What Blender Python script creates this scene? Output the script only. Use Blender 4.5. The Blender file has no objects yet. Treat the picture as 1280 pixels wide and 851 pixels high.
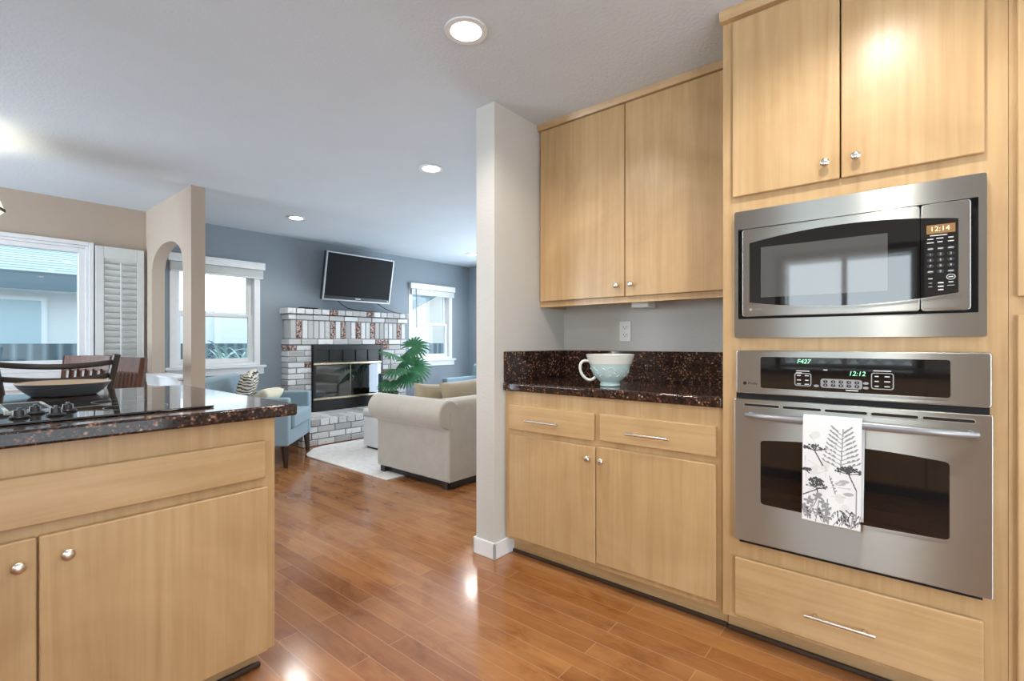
import bpy, bmesh, math, random
from mathutils import Matrix, Vector
import numpy as np
sc = bpy.context.scene
COL = sc.collection
R = math.radians
random.seed(7)

# ------------------------------------------------------------------ camera, view, world, daylight and added fill
F_PX = 608.7
YAW = math.atan2(505.5, F_PX)                       # angle between the view and the cabinet normal (+x)
cam_d = bpy.data.cameras.new('camera')
cam_d.sensor_width = 36.0
cam_d.lens = F_PX / 1280 * 36.0
cam_d.shift_y = 2.9 / 1280
cam_d.clip_start = 0.02
cam = bpy.data.objects.new('camera', cam_d)
COL.objects.link(cam)
cam.location = (0, 0, 1.155)
cam.rotation_euler = (R(90), 0, YAW - R(90))
sc.camera = cam
sc.view_settings.view_transform = 'Standard'
sc.view_settings.look = 'None'
sc.view_settings.exposure = 0.42
sc.view_settings.gamma = 1.0
sc.view_settings.use_curve_mapping = False

w = bpy.data.worlds.new('world')
sc.world = w
w.use_nodes = True
nt = w.node_tree
bg = nt.nodes['Background']
tc = nt.nodes.new('ShaderNodeTexCoord')
sp = nt.nodes.new('ShaderNodeSeparateXYZ')
rp = nt.nodes.new('ShaderNodeValToRGB')
nt.links.new(tc.outputs['Generated'], sp.inputs[0])
nt.links.new(sp.outputs['Z'], rp.inputs[0])
rp.color_ramp.elements[0].color = (0.80, 0.92, 1.0, 1)
rp.color_ramp.elements[1].color = (0.55, 0.78, 1.0, 1)
nt.links.new(rp.outputs[0], bg.inputs[0])
bg.inputs[1].default_value = 2.3


def area(name, loc, rot, sx, sy, power, col, portal=False):
    d = bpy.data.lights.new(name, 'AREA')
    d.shape = 'RECTANGLE'; d.size = sx; d.size_y = sy
    d.energy = power; d.color = col
    o = bpy.data.objects.new(name, d); COL.objects.link(o)
    o.location = loc; o.rotation_euler = rot
    if portal:
        d.cycles.is_portal = True
    return o


# added fill lamps at invented door openings, and daylight of the kitchen window
area('added_fill_dining', (-2.50, 4.85, 1.10), (R(90), 0, R(-90)), 1.6, 2.0, 95, (0.72, 0.86, 1.0))  # added for cool light on the wing wall and sofa side
area('added_fill_south', (0.5, -2.9, 1.15), (R(90), 0, 0), 2.4, 2.0, 5, (0.86, 0.94, 1.0))  # added weak fill from behind the camera
area('added_fill_living', (5.85, 3.9, 1.15), (R(90), 0, R(90)), 2.4, 2.0, 52, (0.74, 0.87, 1.0))  # added to brighten the living room
area('added_fill_kitchen', (-1.36, -2.05, 1.10), (R(90), 0, R(-90)), 1.3, 2.0, 34, (0.95, 0.97, 1.0))  # added for low light on the base cabinets
area('daylight_kitchen_window', (-1.46, 0.5, 1.60), (R(90), 0, R(-90)), 0.92, 0.62, 9, (0.86, 0.93, 1.0))
# portals in the windows
area('portal', (-1.42, 0.5, 1.48), (R(90), 0, R(-90)), 1.1, 1.0, 1, (1, 1, 1), True)
area('portal', (0.3, 5.95, 1.48), (R(-90), 0, 0), 1.2, 1.0, 1, (1, 1, 1), True)
area('portal', (2.0, 6.02, 1.45), (R(-90), 0, 0), 0.95, 1.05, 1, (1, 1, 1), True)
area('portal', (5.07, 6.02, 1.45), (R(-90), 0, 0), 0.75, 1.05, 1, (1, 1, 1), True)

CAN_SPOT = 32.0      # watts of one ceiling can
CAN_COL = (1.0, 0.93, 0.83)

# ------------------------------------------------------------------ materials


class NT:
    def __init__(s, name):
        s.m = bpy.data.materials.new(name); s.m.use_nodes = True
        s.t = s.m.node_tree
        s.p = s.t.nodes['Principled BSDF']

    def n(s, kind, **kw):
        nd = s.t.nodes.new('ShaderNode' + kind)
        for k, v in kw.items():
            if k.startswith('i_'):
                key = k[2:]
                key = int(key) if key.isdigit() else key.replace('_', ' ')
                nd.inputs[key].default_value = v
            else:
                setattr(nd, k, v)
        return nd

    def l(s, a, b):
        s.t.links.new(a, b)

    def ramp(s, src, stops, interp='LINEAR'):
        r = s.t.nodes.new('ShaderNodeValToRGB')
        cr = r.color_ramp; cr.interpolation = interp
        while len(cr.elements) < len(stops):
            cr.elements.new(0.5)
        for e, (p, c) in zip(cr.elements, stops):
            e.position = p; e.color = (*c, 1) if len(c) == 3 else c
        s.l(src, r.inputs[0])
        return r.outputs[0]

    def mix(s, f, a, b, mode='MIX'):
        m = s.t.nodes.new('ShaderNodeMix'); m.data_type = 'RGBA'; m.blend_type = mode
        for v, i in ((f, 0), (a, 6), (b, 7)):
            if hasattr(v, 'is_linked'):
                s.l(v, m.inputs[i])
            elif i == 0:
                m.inputs[0].default_value = v
            else:
                m.inputs[i].default_value = (*v, 1)
        return m.outputs[2]

    def coords(s, scale=(1, 1, 1), rnd=0.0, kind='Object'):
        tc = s.n('TexCoord')
        out = tc.outputs[kind]
        if rnd:
            oi = s.n('ObjectInfo')
            mu = s.n('VectorMath', operation='SCALE')
            cb = s.n('CombineXYZ')
            for i in range(3):
                s.l(oi.outputs['Random'], cb.inputs[i])
            s.l(cb.outputs[0], mu.inputs[0]); mu.inputs['Scale'].default_value = rnd
            ad = s.n('VectorMath', operation='ADD')
            s.l(out, ad.inputs[0]); s.l(mu.outputs[0], ad.inputs[1])
            out = ad.outputs[0]
        mp = s.n('Mapping'); mp.inputs['Scale'].default_value = scale
        s.l(out, mp.inputs[0])
        return mp.outputs[0]

    def noise(s, vec, scale=5.0, detail=3.0, rough=0.55, dist=0.0):
        nd = s.n('TexNoise')
        nd.inputs['Scale'].default_value = scale; nd.inputs['Detail'].default_value = detail
        nd.inputs['Roughness'].default_value = rough; nd.inputs['Distortion'].default_value = dist
        if vec is not None:
            s.l(vec, nd.inputs['Vector'])
        return nd.outputs['Fac']

    def bump(s, h, strength=0.2, dist=0.01):
        b = s.n('Bump'); b.inputs['Strength'].default_value = strength
        b.inputs['Distance'].default_value = dist
        s.l(h, b.inputs['Height']); s.l(b.outputs[0], s.p.inputs['Normal'])

    def set(s, col=None, rough=None, metal=None, spec=None, coat=None, coat_rough=None):
        if col is not None:
            if hasattr(col, 'is_linked'):
                s.l(col, s.p.inputs['Base Color'])
            else:
                s.p.inputs['Base Color'].default_value = (*col, 1)
        for v, k in ((rough, 'Roughness'), (metal, 'Metallic'), (spec, 'Specular IOR Level'), (coat, 'Coat Weight'), (coat_rough, 'Coat Roughness')):
            if v is None:
                continue
            if hasattr(v, 'is_linked'):
                s.l(v, s.p.inputs[k])
            else:
                s.p.inputs[k].default_value = v
        return s.m


def plain(name, col, rough=0.5, metal=0.0, spec=0.5, coat=0.0, var=0.06):
    t = NT(name)
    f = t.noise(t.coords((1, 1, 1)), 14, 3)
    c = t.mix(f, tuple(x * (1 - var) for x in col), tuple(min(1, x * (1 + var)) for x in col))
    return t.set(c, rough, metal, spec, coat)


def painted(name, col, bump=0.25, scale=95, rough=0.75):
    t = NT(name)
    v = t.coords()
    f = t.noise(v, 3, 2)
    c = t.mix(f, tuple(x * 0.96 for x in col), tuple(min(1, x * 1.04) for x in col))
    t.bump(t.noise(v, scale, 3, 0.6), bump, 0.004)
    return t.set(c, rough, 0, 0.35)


def maple(name, axis, tint=1.0):
    """fine pale maple; grain runs along the given axis"""
    t = NT(name)
    s1 = [9.0, 9.0, 9.0]; s1[axis] = 0.55
    s2 = [60.0, 60.0, 60.0]; s2[axis] = 1.6
    v1 = t.coords(tuple(s1), 37.0); v2 = t.coords(tuple(s2), 37.0)
    vb = t.coords((1, 1, 1), 37.0)
    g1 = t.noise(v1, 1.0, 4, 0.55, 2.6)
    g2 = t.noise(v2, 1.0, 3, 0.6)
    cl = t.noise(vb, 2.2, 3, 0.6, 1.2)
    base = t.ramp(g1, [(0.2, (0.50, 0.32, 0.15)), (0.5, (0.57, 0.38, 0.192)), (0.8, (0.62, 0.435, 0.235))])
    fine = t.ramp(g2, [(0.3, (0.86, 0.82, 0.76)), (0.62, (1, 1, 1))])
    c = t.mix(0.55, base, fine, 'MULTIPLY')
    cloud = t.ramp(cl, [(0.3, (0.84, 0.80, 0.74)), (0.65, (1.06, 1.06, 1.06))])
    c = t.mix(0.7, c, cloud, 'MULTIPLY')
    t.bump(g2, 0.04, 0.002)
    return t.set(c, 0.34, 0, 0.45, 0.18, 0.22)


M = {}
M['maple_v'] = maple('maple_vertical_grain', 2)
M['maple_y'] = maple('maple_grain_along_run', 1)
M['maple_x'] = maple('maple_grain_along_island', 0)
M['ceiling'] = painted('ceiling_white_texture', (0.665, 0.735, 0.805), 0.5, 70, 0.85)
M['wall_warm'] = painted('wall_warm_grey', (0.60, 0.585, 0.55), 0.45, 75)
M['wall_beige'] = painted('wall_beige', (0.52, 0.43, 0.35), 0.2, 80)
M['wall_blue'] = painted('wall_slate_blue', (0.27, 0.32, 0.365), 0.2, 80)
M['white'] = plain('white_trim_paint', (0.84, 0.86, 0.88), 0.4)
M['whiteplastic'] = plain('white_plastic', (0.80, 0.80, 0.77), 0.35)
M['shutter'] = plain('shutter_paint', (0.74, 0.77, 0.77), 0.45)
M['nickel'] = plain('brushed_nickel', (0.72, 0.69, 0.64), 0.28, 1.0)
M['black'] = plain('black_enamel', (0.012, 0.012, 0.013), 0.3)
M['darkgap'] = plain('dark_cavity', (0.006, 0.006, 0.006), 0.8)
M['blackmetal'] = plain('dark_bronze_metal', (0.06, 0.05, 0.043), 0.42, 0.6)
M['darkwood'] = plain('espresso_wood', (0.035, 0.017, 0.011), 0.35)
M['brass'] = plain('brass_trim', (0.78, 0.68, 0.48), 0.25, 1.0)
M['silver'] = plain('silver_plastic', (0.34, 0.35, 0.37), 0.35, 0.6)
M['greyplastic'] = plain('grey_key_caps', (0.30, 0.30, 0.31), 0.4)
M['print'] = plain('pale_key_print', (0.62, 0.62, 0.62), 0.5)
M['toe'] = plain('toe_kick_shoe_dark', (0.05, 0.03, 0.02), 0.4)

t = NT('polished_brown_granite')
v = t.coords()
vo = t.n('TexVoronoi', i_Scale=85.0); t.l(v, vo.inputs['Vector'])
vo2 = t.n('TexVoronoi', i_Scale=150.0); t.l(v, vo2.inputs['Vector'])
big = t.noise(v, 26, 4, 0.7)
blot = t.ramp(vo.outputs['Distance'], [(0.22, (1, 1, 1)), (0.5, (0, 0, 0))])
gate = t.ramp(big, [(0.45, (0, 0, 0)), (0.56, (1, 1, 1))])
fmask = t.mix(1.0, blot, gate, 'MULTIPLY')
brown = t.ramp(vo.outputs['Color'], [(0.2, (0.12, 0.045, 0.025)), (0.5, (0.30, 0.135, 0.075)), (0.75, (0.42, 0.24, 0.14)), (0.92, (0.50, 0.38, 0.30))])
dark = t.ramp(t.noise(v, 90, 3), [(0.4, (0.010, 0.007, 0.007)), (0.7, (0.055, 0.026, 0.018))])
c = t.mix(fmask, dark, brown)
fleck = t.ramp(vo2.outputs['Distance'], [(0.08, (1, 1, 1)), (0.2, (0, 0, 0))])
fg = t.mix(1.0, fleck, t.ramp(t.noise(v, 60, 2), [(0.55, (0, 0, 0)), (0.62, (1, 1, 1))]), 'MULTIPLY')
c = t.mix(fg, c, (0.30, 0.25, 0.23))
M['granite'] = t.set(c, 0.085, 0, 0.5)

t = NT('brushed_stainless_steel')
v = t.coords((1.2, 1.2, 900))
g = t.noise(v, 1.0, 1)
tg = t.n('Tangent', direction_type='RADIAL', axis='Z')
t.l(tg.outputs[0], t.p.inputs['Tangent'])
t.p.inputs['Anisotropic'].default_value = 1.0
t.p.inputs['Anisotropic Rotation'].default_value = 0.25
rr = t.n('MapRange'); rr.inputs[3].default_value = 0.33; rr.inputs[4].default_value = 0.36
t.l(g, rr.inputs[0])
M['steel'] = t.set(t.mix(g, (0.475, 0.485, 0.46), (0.505, 0.515, 0.49)), rr.outputs[0], 1.0)

t = NT('black_appliance_glass')
M['blackglass'] = t.set((0.010, 0.009, 0.009), 0.03, 0, 0.75)
t = NT('smoked_mesh_screen')
M['mesh_screen'] = t.set((0.085, 0.083, 0.08), 0.04, 0, 0.75)


def emis(name, col, strength, base=(0.02, 0.02, 0.02)):
    t = NT(name)
    t.p.inputs['Emission Color'].default_value = (*col, 1)
    t.p.inputs['Emission Strength'].default_value = strength
    return t.set(base, 0.5)


M['lens'] = emis('lit_lamp_lens', (1.0, 0.97, 0.90), 9.0, (0.8, 0.8, 0.8))
M['green_led'] = emis('green_display_digits', (0.35, 1.0, 0.55), 1.3)
M['amber_lcd'] = emis('amber_display_field', (0.75, 0.34, 0.05), 0.38)
M['amber_digit'] = emis('pale_display_digits', (1.0, 0.85, 0.55), 1.2)
M['shade_glass'] = emis('lit_shade_glass', (1.0, 0.90, 0.66), 0.8, (0.7, 0.66, 0.55))

t = NT('window_glass')
for nd in list(t.t.nodes):
    if nd.type != 'OUTPUT_MATERIAL':
        t.t.nodes.remove(nd)
tr = t.n('BsdfTransparent'); tr.inputs[0].default_value = (0.97, 0.99, 0.985, 1)
gl = t.n('BsdfGlossy'); gl.inputs['Roughness'].default_value = 0.02
mx = t.n('MixShader'); fr = t.n('Fresnel'); fr.inputs[0].default_value = 1.35
t.l(fr.outputs[0], mx.inputs[0]); t.l(tr.outputs[0], mx.inputs[1]); t.l(gl.outputs[0], mx.inputs[2])
t.l(mx.outputs[0], t.t.nodes['Material Output'].inputs[0])
M['glass'] = t.m
t = NT('fireplace_glass')
for nd in list(t.t.nodes):
    if nd.type != 'OUTPUT_MATERIAL':
        t.t.nodes.remove(nd)
tr = t.n('BsdfTransparent'); tr.inputs[0].default_value = (0.45, 0.45, 0.45, 1)
gl = t.n('BsdfGlossy'); gl.inputs['Roughness'].default_value = 0.03; gl.inputs[0].default_value = (0.8, 0.85, 0.9, 1)
mx = t.n('MixShader'); fr = t.n('Fresnel'); fr.inputs[0].default_value = 2.6
t.l(fr.outputs[0], mx.inputs[0]); t.l(tr.outputs[0], mx.inputs[1]); t.l(gl.outputs[0], mx.inputs[2])
t.l(mx.outputs[0], t.t.nodes['Material Output'].inputs[0])
M['fireglass'] = t.m

# hardwood floor: planks 8.7 cm wide running along y
t = NT('hardwood_planks')
tcn = t.n('TexCoord')
mp = t.n('Mapping'); mp.inputs['Rotation'].default_value = (0, 0, R(-90))
t.l(tcn.outputs['Object'], mp.inputs[0])
bt = t.n('TexBrick', offset=0.37, offset_frequency=2, squash=1.0)
t.l(mp.outputs[0], bt.inputs['Vector'])
bt.inputs['Scale'].default_value = 1.0
bt.inputs['Brick Width'].default_value = 0.95
bt.inputs['Row Height'].default_value = 0.087
bt.inputs['Mortar Size'].default_value = 0.0019
bt.inputs['Mortar Smooth'].default_value = 0.3
bt.inputs['Color1'].default_value = (0, 0, 0, 1); bt.inputs['Color2'].default_value = (1, 1, 1, 1)
bt.inputs['Mortar'].default_value = (0.5, 0.5, 0.5, 1)
plank = t.ramp(bt.outputs['Color'], [(0.0, (0.33, 0.130, 0.040)), (0.35, (0.385, 0.160, 0.050)), (0.7, (0.41, 0.175, 0.056)), (1.0, (0.445, 0.20, 0.066))])
va = t.coords((13, 2.2, 1)); vb = t.coords((95, 2.2, 1))
g1 = t.noise(va, 1.0, 4, 0.6, 0.7); g2 = t.noise(vb, 1.0, 3, 0.6)
c = t.mix(0.6, plank, t.ramp(g1, [(0.3, (0.70, 0.62, 0.55)), (0.55, (1, 1, 1)), (0.8, (1.15, 1.15, 1.1))]), 'MULTIPLY')
c = t.mix(0.45, c, t.ramp(g2, [(0.3, (0.75, 0.70, 0.65)), (0.6, (1, 1, 1))]), 'MULTIPLY')
mot = t.noise(t.coords((4.5, 2.0, 1)), 1.6, 5, 0.68, 0.6)
c = t.mix(0.75, c, t.ramp(mot, [(0.34, (0.66, 0.50, 0.42)), (0.5, (1, 0.98, 0.96)), (0.7, (1.12, 1.12, 1.1))]), 'MULTIPLY')
c = t.mix(t.mix(0.7, (0, 0, 0), bt.outputs['Fac']), c, (0.50, 0.28, 0.15))  # seams coloured lighter to paint in the light they reflect
rr = t.n('MapRange'); rr.inputs[3].default_value = 0.13; rr.inputs[4].default_value = 0.23
t.l(g1, rr.inputs[0])
inv = t.n('Math', operation='SUBTRACT'); inv.inputs[0].default_value = 1.0
t.l(bt.outputs['Fac'], inv.inputs[1])
t.bump(inv.outputs[0], 0.10, 0.001)
M['floor'] = t.set(c, rr.outputs[0], 0, 0.6, 0.4, 0.10)

# whitewashed brick and a few bare red bricks
t = NT('whitewashed_brick')
ge = t.n('NewGeometry')
v = t.coords()
n1 = t.noise(v, 38, 5, 0.7); n2 = t.noise(v, 9, 3, 0.6)
base = t.ramp(ge.outputs['Random Per Island'], [(0, (0.36, 0.355, 0.35)), (0.5, (0.55, 0.55, 0.55)), (1, (0.74, 0.75, 0.76))])
c = t.mix(t.ramp(n1, [(0.60, (0, 0, 0)), (0.72, (1, 1, 1))]), base, (0.30, 0.27, 0.25))
c = t.mix(t.ramp(n2, [(0.58, (0, 0, 0)), (0.75, (0.5, 0.5, 0.5))]), c, (0.38, 0.35, 0.33))
t.bump(n1, 0.5, 0.004)
M['brick'] = t.set(c, 0.85)
t = NT('bare_red_brick')
v = t.coords()
n1 = t.noise(v, 45, 4, 0.7)
t.bump(n1, 0.5, 0.004)
M['redbrick'] = t.set(t.ramp(n1, [(0.36, (0.05, 0.025, 0.02)), (0.48, (0.20, 0.065, 0.035)), (0.56, (0.50, 0.45, 0.42))]), 0.85)
M['mortar'] = plain('grey_mortar', (0.22, 0.22, 0.23), 0.9)
M['firebrick'] = plain('sooty_firebox', (0.05, 0.046, 0.043), 0.9)


def fabric(name, col, var=0.12, scale=160, sheen=0.4, mott=8):
    t = NT(name)
    v = t.coords()
    f = t.noise(v, mott, 4, 0.65)
    c = t.mix(f, tuple(x * (1 - var) for x in col), tuple(min(1, x * (1 + var)) for x in col))
    t.bump(t.noise(v, scale, 2), 0.25, 0.003)
    t.p.inputs['Sheen Weight'].default_value = sheen
    return t.set(c, 0.85, 0, 0.2)


M['sofa'] = fabric('taupe_microsuede', (0.45, 0.41, 0.35), 0.16, 160, 0.45, 7)
M['tan'] = fabric('tan_cushion_fabric', (0.34, 0.275, 0.185), 0.12)
M['blue_fab'] = fabric('pale_blue_upholstery', (0.225, 0.325, 0.385), 0.05, 300, 0.3)
M['cream'] = fabric('cream_cushion', (0.72, 0.66, 0.50), 0.08)
M['white_fab'] = fabric('white_ottoman_fabric', (0.74, 0.75, 0.76), 0.04)
t = NT('zebra_stripe_fabric')
v = t.coords((1, 1, 1))
wv = t.n('TexWave', wave_type='BANDS', bands_direction='Z', i_Scale=11.0, i_Distortion=5.5, i_Detail=2.0)
wv.inputs['Detail Scale'].default_value = 1.3
t.l(v, wv.inputs['Vector'])
M['zebra'] = t.set(t.ramp(wv.outputs['Fac'], [(0.30, (0.035, 0.032, 0.03)), (0.42, (0.68, 0.63, 0.54))]), 0.85)
t = NT('pale_woven_rug')
v = t.coords((1, 1, 1))
wv = t.n('TexWave', wave_type='BANDS', bands_direction='X', i_Scale=16.0, i_Distortion=2.5, i_Detail=3.0); t.l(v, wv.inputs['Vector'])
nz = t.noise(t.coords((30, 6, 1)), 1.5, 4, 0.7)
c = t.mix(t.ramp(nz, [(0.45, (0, 0, 0)), (0.7, (0.8, 0.8, 0.8))]), (0.82, 0.81, 0.79), (0.60, 0.58, 0.56))
t.bump(wv.outputs['Fac'], 0.4, 0.006)
M['rug'] = t.set(c, 0.9, 0, 0.1)
t = NT('reddish_brown_wood')
v = t.coords((30, 30, 2), 11.0)
g = t.noise(v, 1.0, 4, 0.6, 0.5)
M['redwood'] = t.set(t.ramp(g, [(0.3, (0.06, 0.02, 0.010)), (0.7, (0.15, 0.05, 0.022))]), 0.32, 0, 0.5, 0.2)
t = NT('glazed_pale_blue_ceramic')
v = t.coords((1, 1, 1))
vo = t.n('TexVoronoi', feature='SMOOTH_F1', i_Scale=34.0); t.l(v, vo.inputs['Vector'])
M['mug'] = t.set((0.54, 0.69, 0.68), 0.14, 0, 0.5, 0.4)
M['mugrim'] = plain('cream_glaze', (0.74, 0.76, 0.70), 0.15)
M['bowl_out'] = plain('grey_glazed_bowl', (0.10, 0.115, 0.125), 0.3)
M['bowl_in'] = plain('tan_bowl_inside', (0.42, 0.32, 0.23), 0.4)
M['leaf'] = plain('palm_leaf_green', (0.035, 0.165, 0.065), 0.4, var=0.45)
M['stem'] = plain('palm_stem', (0.30, 0.33, 0.22), 0.6)
M['pot'] = plain('dark_basket_pot', (0.05, 0.035, 0.025), 0.7)
M['screen'] = NT('television_screen').set((0.007, 0.0075, 0.009), 0.4, 0, 0.12)
# outside
t = NT('white_lap_siding')
v = t.coords()
wv = t.n('TexWave', wave_type='BANDS', bands_direction='Z', wave_profile='SAW', i_Scale=1.6); t.l(v, wv.inputs['Vector'])
t.bump(wv.outputs['Fac'], 0.6, 0.03)
M['siding'] = t.set((0.84, 0.86, 0.86), 0.8)
M['siding_pale'] = plain('pale_stucco', (0.70, 0.66, 0.62), 0.9)
t = NT('grey_roof_shingles')
v = t.coords()
bt = t.n('TexBrick'); t.l(v, bt.inputs['Vector'])
bt.inputs['Scale'].default_value = 1.0; bt.inputs['Brick Width'].default_value = 40.0; bt.inputs['Row Height'].default_value = 0.15
bt.inputs['Mortar Size'].default_value = 0.024
bt.inputs['Color1'].default_value = (0.36, 0.41, 0.43, 1); bt.inputs['Color2'].default_value = (0.50, 0.54, 0.55, 1); bt.inputs['Mortar'].default_value = (0.17, 0.21, 0.23, 1)
M['shingle'] = t.set(bt.outputs['Color'], 0.9)
M['fascia'] = plain('slate_blue_fascia', (0.12, 0.165, 0.195), 0.7)
t = NT('weathered_fence_boards')
v = t.coords((1, 1, 1))
sx = t.n('SeparateXYZ'); t.l(v, sx.inputs[0])
md = t.n('Math', operation='PINGPONG'); md.inputs[1].default_value = 0.07; t.l(sx.outputs[0], md.inputs[0])
g = t.noise(t.coords((14, 14, 1)), 1.0, 3)
c = t.ramp(g, [(0.3, (0.19, 0.245, 0.28)), (0.7, (0.29, 0.345, 0.38))])
M['fence'] = t.set(t.mix(t.ramp(md.outputs[0], [(0.03, (0, 0, 0)), (0.08, (1, 1, 1))]), (0.08, 0.11, 0.13), c), 0.9)
M['ground'] = plain('patio_concrete', (0.42, 0.42, 0.40), 0.9)
M['shrub'] = plain('pale_strap_leaves', (0.42, 0.55, 0.50), 0.5, var=0.25)
M['winblue'] = NT('neighbour_window_glass').set((0.42, 0.56, 0.62), 0.12, 0, 0.5)

# printed tea towel: colour attribute
t = NT('printed_tea_towel')
at = t.n('Attribute', attribute_name='print')
t.bump(t.noise(t.coords(), 500, 2), 0.2, 0.001)
M['towel'] = t.set(at.outputs['Color'], 0.9, 0, 0.1)

# ------------------------------------------------------------------ mesh helpers
W = {}


class G:
    def __init__(s):
        s.b = bmesh.new()

    def _add(s, tmp, m):
        for f in tmp.faces:
            f.material_index = m
        me = bpy.data.meshes.new('tmp')
        tmp.to_mesh(me); tmp.free()
        s.b.from_mesh(me)
        bpy.data.meshes.remove(me)

    def box(s, x0, x1, y0, y1, z0, z1, m=0, bev=0.0, seg=2, mat=None):
        t = bmesh.new()
        bmesh.ops.create_cube(t, size=1)
        for v in t.verts:
            v.co = Vector(((x0 + x1) / 2 + v.co.x * (x1 - x0), (y0 + y1) / 2 + v.co.y * (y1 - y0), (z0 + z1) / 2 + v.co.z * (z1 - z0)))
        if bev:
            bmesh.ops.bevel(t, geom=list(t.edges), offset=bev, segments=seg, profile=0.5, affect='EDGES')
        if mat is not None:
            t.transform(mat)
        s._add(t, m)
        return s

    def prism(s, poly, axis, a0, a1, m=0, bev=0.0, seg=2):
        """poly of 2D points in the plane of the two other axes (cyclic order), extruded along axis a0..a1"""
        t = bmesh.new()

        def p3(p, a):
            if axis == 0: return (a, p[0], p[1])
            if axis == 1: return (p[0], a, p[1])
            return (p[0], p[1], a)
        A = [t.verts.new(p3(p, a0)) for p in poly]
        Bv = [t.verts.new(p3(p, a1)) for p in poly]
        n = len(poly)
        t.faces.new(A); t.faces.new(Bv)
        for i in range(n):
            t.faces.new((A[i], A[(i + 1) % n], Bv[(i + 1) % n], Bv[i]))
        bmesh.ops.recalc_face_normals(t, faces=list(t.faces))
        if bev:
            cap = [e for e in t.edges if abs(e.calc_face_angle(0)) > 0.6]
            bmesh.ops.bevel(t, geom=cap, offset=bev, segments=seg, profile=0.5, affect='EDGES')
        s._add(t, m)
        return s

    def ring(s, outer, inner, axis, a0, a1, m=0):
        """flat frame between two outlines with the same number of points"""
        t = bmesh.new()

        def p3(p, a):
            if axis == 0: return (a, p[0], p[1])
            if axis == 1: return (p[0], a, p[1])
            return (p[0], p[1], a)
        n = len(outer)
        V = [[t.verts.new(p3(p, a)) for p in o] for a in (a0, a1) for o in (outer, inner)]
        for i in range(n):
            j = (i + 1) % n
            t.faces.new((V[0][i], V[0][j], V[1][j], V[1][i]))
            t.faces.new((V[2][i], V[2][j], V[3][j], V[3][i]))
            t.faces.new((V[0][i], V[0][j], V[2][j], V[2][i]))
            t.faces.new((V[1][i], V[1][j], V[3][j], V[3][i]))
        bmesh.ops.recalc_face_normals(t, faces=list(t.faces))
        s._add(t, m)
        return s

    def tube(s, pts, rad, n=10, m=0, cap=True, flat=None):
        """tube through points; rad a number or list; flat squashes the section (a,b factors)"""
        t = bmesh.new()
        pts = [Vector(p) for p in pts]
        k = len(pts)
        if not hasattr(rad, '__len__'):
            rad = [rad] * k
        prev = None; rings = []
        for i, p in enumerate(pts):
            d = (pts[min(i + 1, k - 1)] - pts[max(i - 1, 0)]).normalized()
            if prev is None:
                up = Vector((0, 0, 1)) if abs(d.z) < 0.95 else Vector((1, 0, 0))
                a = d.cross(up).normalized()
            else:
                a = (prev - d * prev.dot(d)).normalized()
            prev = a
            b = d.cross(a)
            fa, fb = flat or (1, 1)
            rings.append([t.verts.new(p + (a * math.cos(2 * math.pi * q / n) * fa + b * math.sin(2 * math.pi * q / n) * fb) * rad[i]) for q in range(n)])
        for r0, r1 in zip(rings, rings[1:]):
            for q in range(n):
                t.faces.new((r0[q], r0[(q + 1) % n], r1[(q + 1) % n], r1[q]))
        if cap:
            t.faces.new(rings[0]); t.faces.new(rings[-1])
        bmesh.ops.recalc_face_normals(t, faces=list(t.faces))
        s._add(t, m)
        return s

    def lathe(s, prof, loc=(0, 0, 0), axis=(0, 0, 1), n=32, m=0, mfun=None):
        """prof: (r, h) points"""
        t = bmesh.new()
        q = Vector((0, 0, 1)).rotation_difference(Vector(axis)).to_matrix().to_4x4()
        T = Matrix.Translation(loc) @ q
        rings = []
        for r, h in prof:
            if r < 1e-6:
                rings.append([t.verts.new(T @ Vector((0, 0, h)))])
            else:
                rings.append([t.verts.new(T @ Vector((r * math.cos(2 * math.pi * i / n), r * math.sin(2 * math.pi * i / n), h))) for i in range(n)])
        idx = {}
        for k, (a, b) in enumerate(zip(rings, rings[1:])):
            for i in range(n):
                j = (i + 1) % n
                if len(a) == 1 and len(b) == 1: continue
                if len(a) == 1: f = t.faces.new((a[0], b[i], b[j]))
                elif len(b) == 1: f = t.faces.new((a[i], a[j], b[0]))
                else: f = t.faces.new((a[i], a[j], b[j], b[i]))
                idx[f] = mfun(k) if mfun else m
        bmesh.ops.recalc_face_normals(t, faces=list(t.faces))
        if mfun:
            me = bpy.data.meshes.new('tmp')
            for f, v in idx.items():
                f.material_index = v
            t.to_mesh(me); t.free(); s.b.from_mesh(me); bpy.data.meshes.remove(me)
        else:
            s._add(t, m)
        return s

    def faces(s, verts, faces, m=0):
        t = bmesh.new()
        V = [t.verts.new(v) for v in verts]
        for f in faces:
            t.faces.new([V[i] for i in f])
        s._add(t, m)
        return s

    def make(s, name, mats, parent=None, local=False, smooth=True, at=None, angle=38, **props):
        me = bpy.data.meshes.new(name)
        s.b.to_mesh(me); s.b.free()
        o = bpy.data.objects.new(name, me)
        COL.objects.link(o)
        for m in (mats if isinstance(mats, (list, tuple)) else [mats]):
            me.materials.append(M[m] if isinstance(m, str) else m)
        if parent is not None:
            o.parent = parent
            if not local:
                me.transform(W[parent].inverted())
            W[o] = W[parent].copy()
        elif at is not None:
            T = Matrix.Translation(at)
            me.transform(T.inverted()); o.location = at
            W[o] = T
        else:
            W[o] = Matrix.Identity(4)
        if smooth:
            for p in me.polygons:
                p.use_smooth = True
            me.set_sharp_from_angle(angle=R(angle))
            wn = o.modifiers.new('normals', 'WEIGHTED_NORMAL'); wn.keep_sharp = True; wn.weight = 80
        for k, v in props.items():
            o[k] = v
        return o


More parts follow.
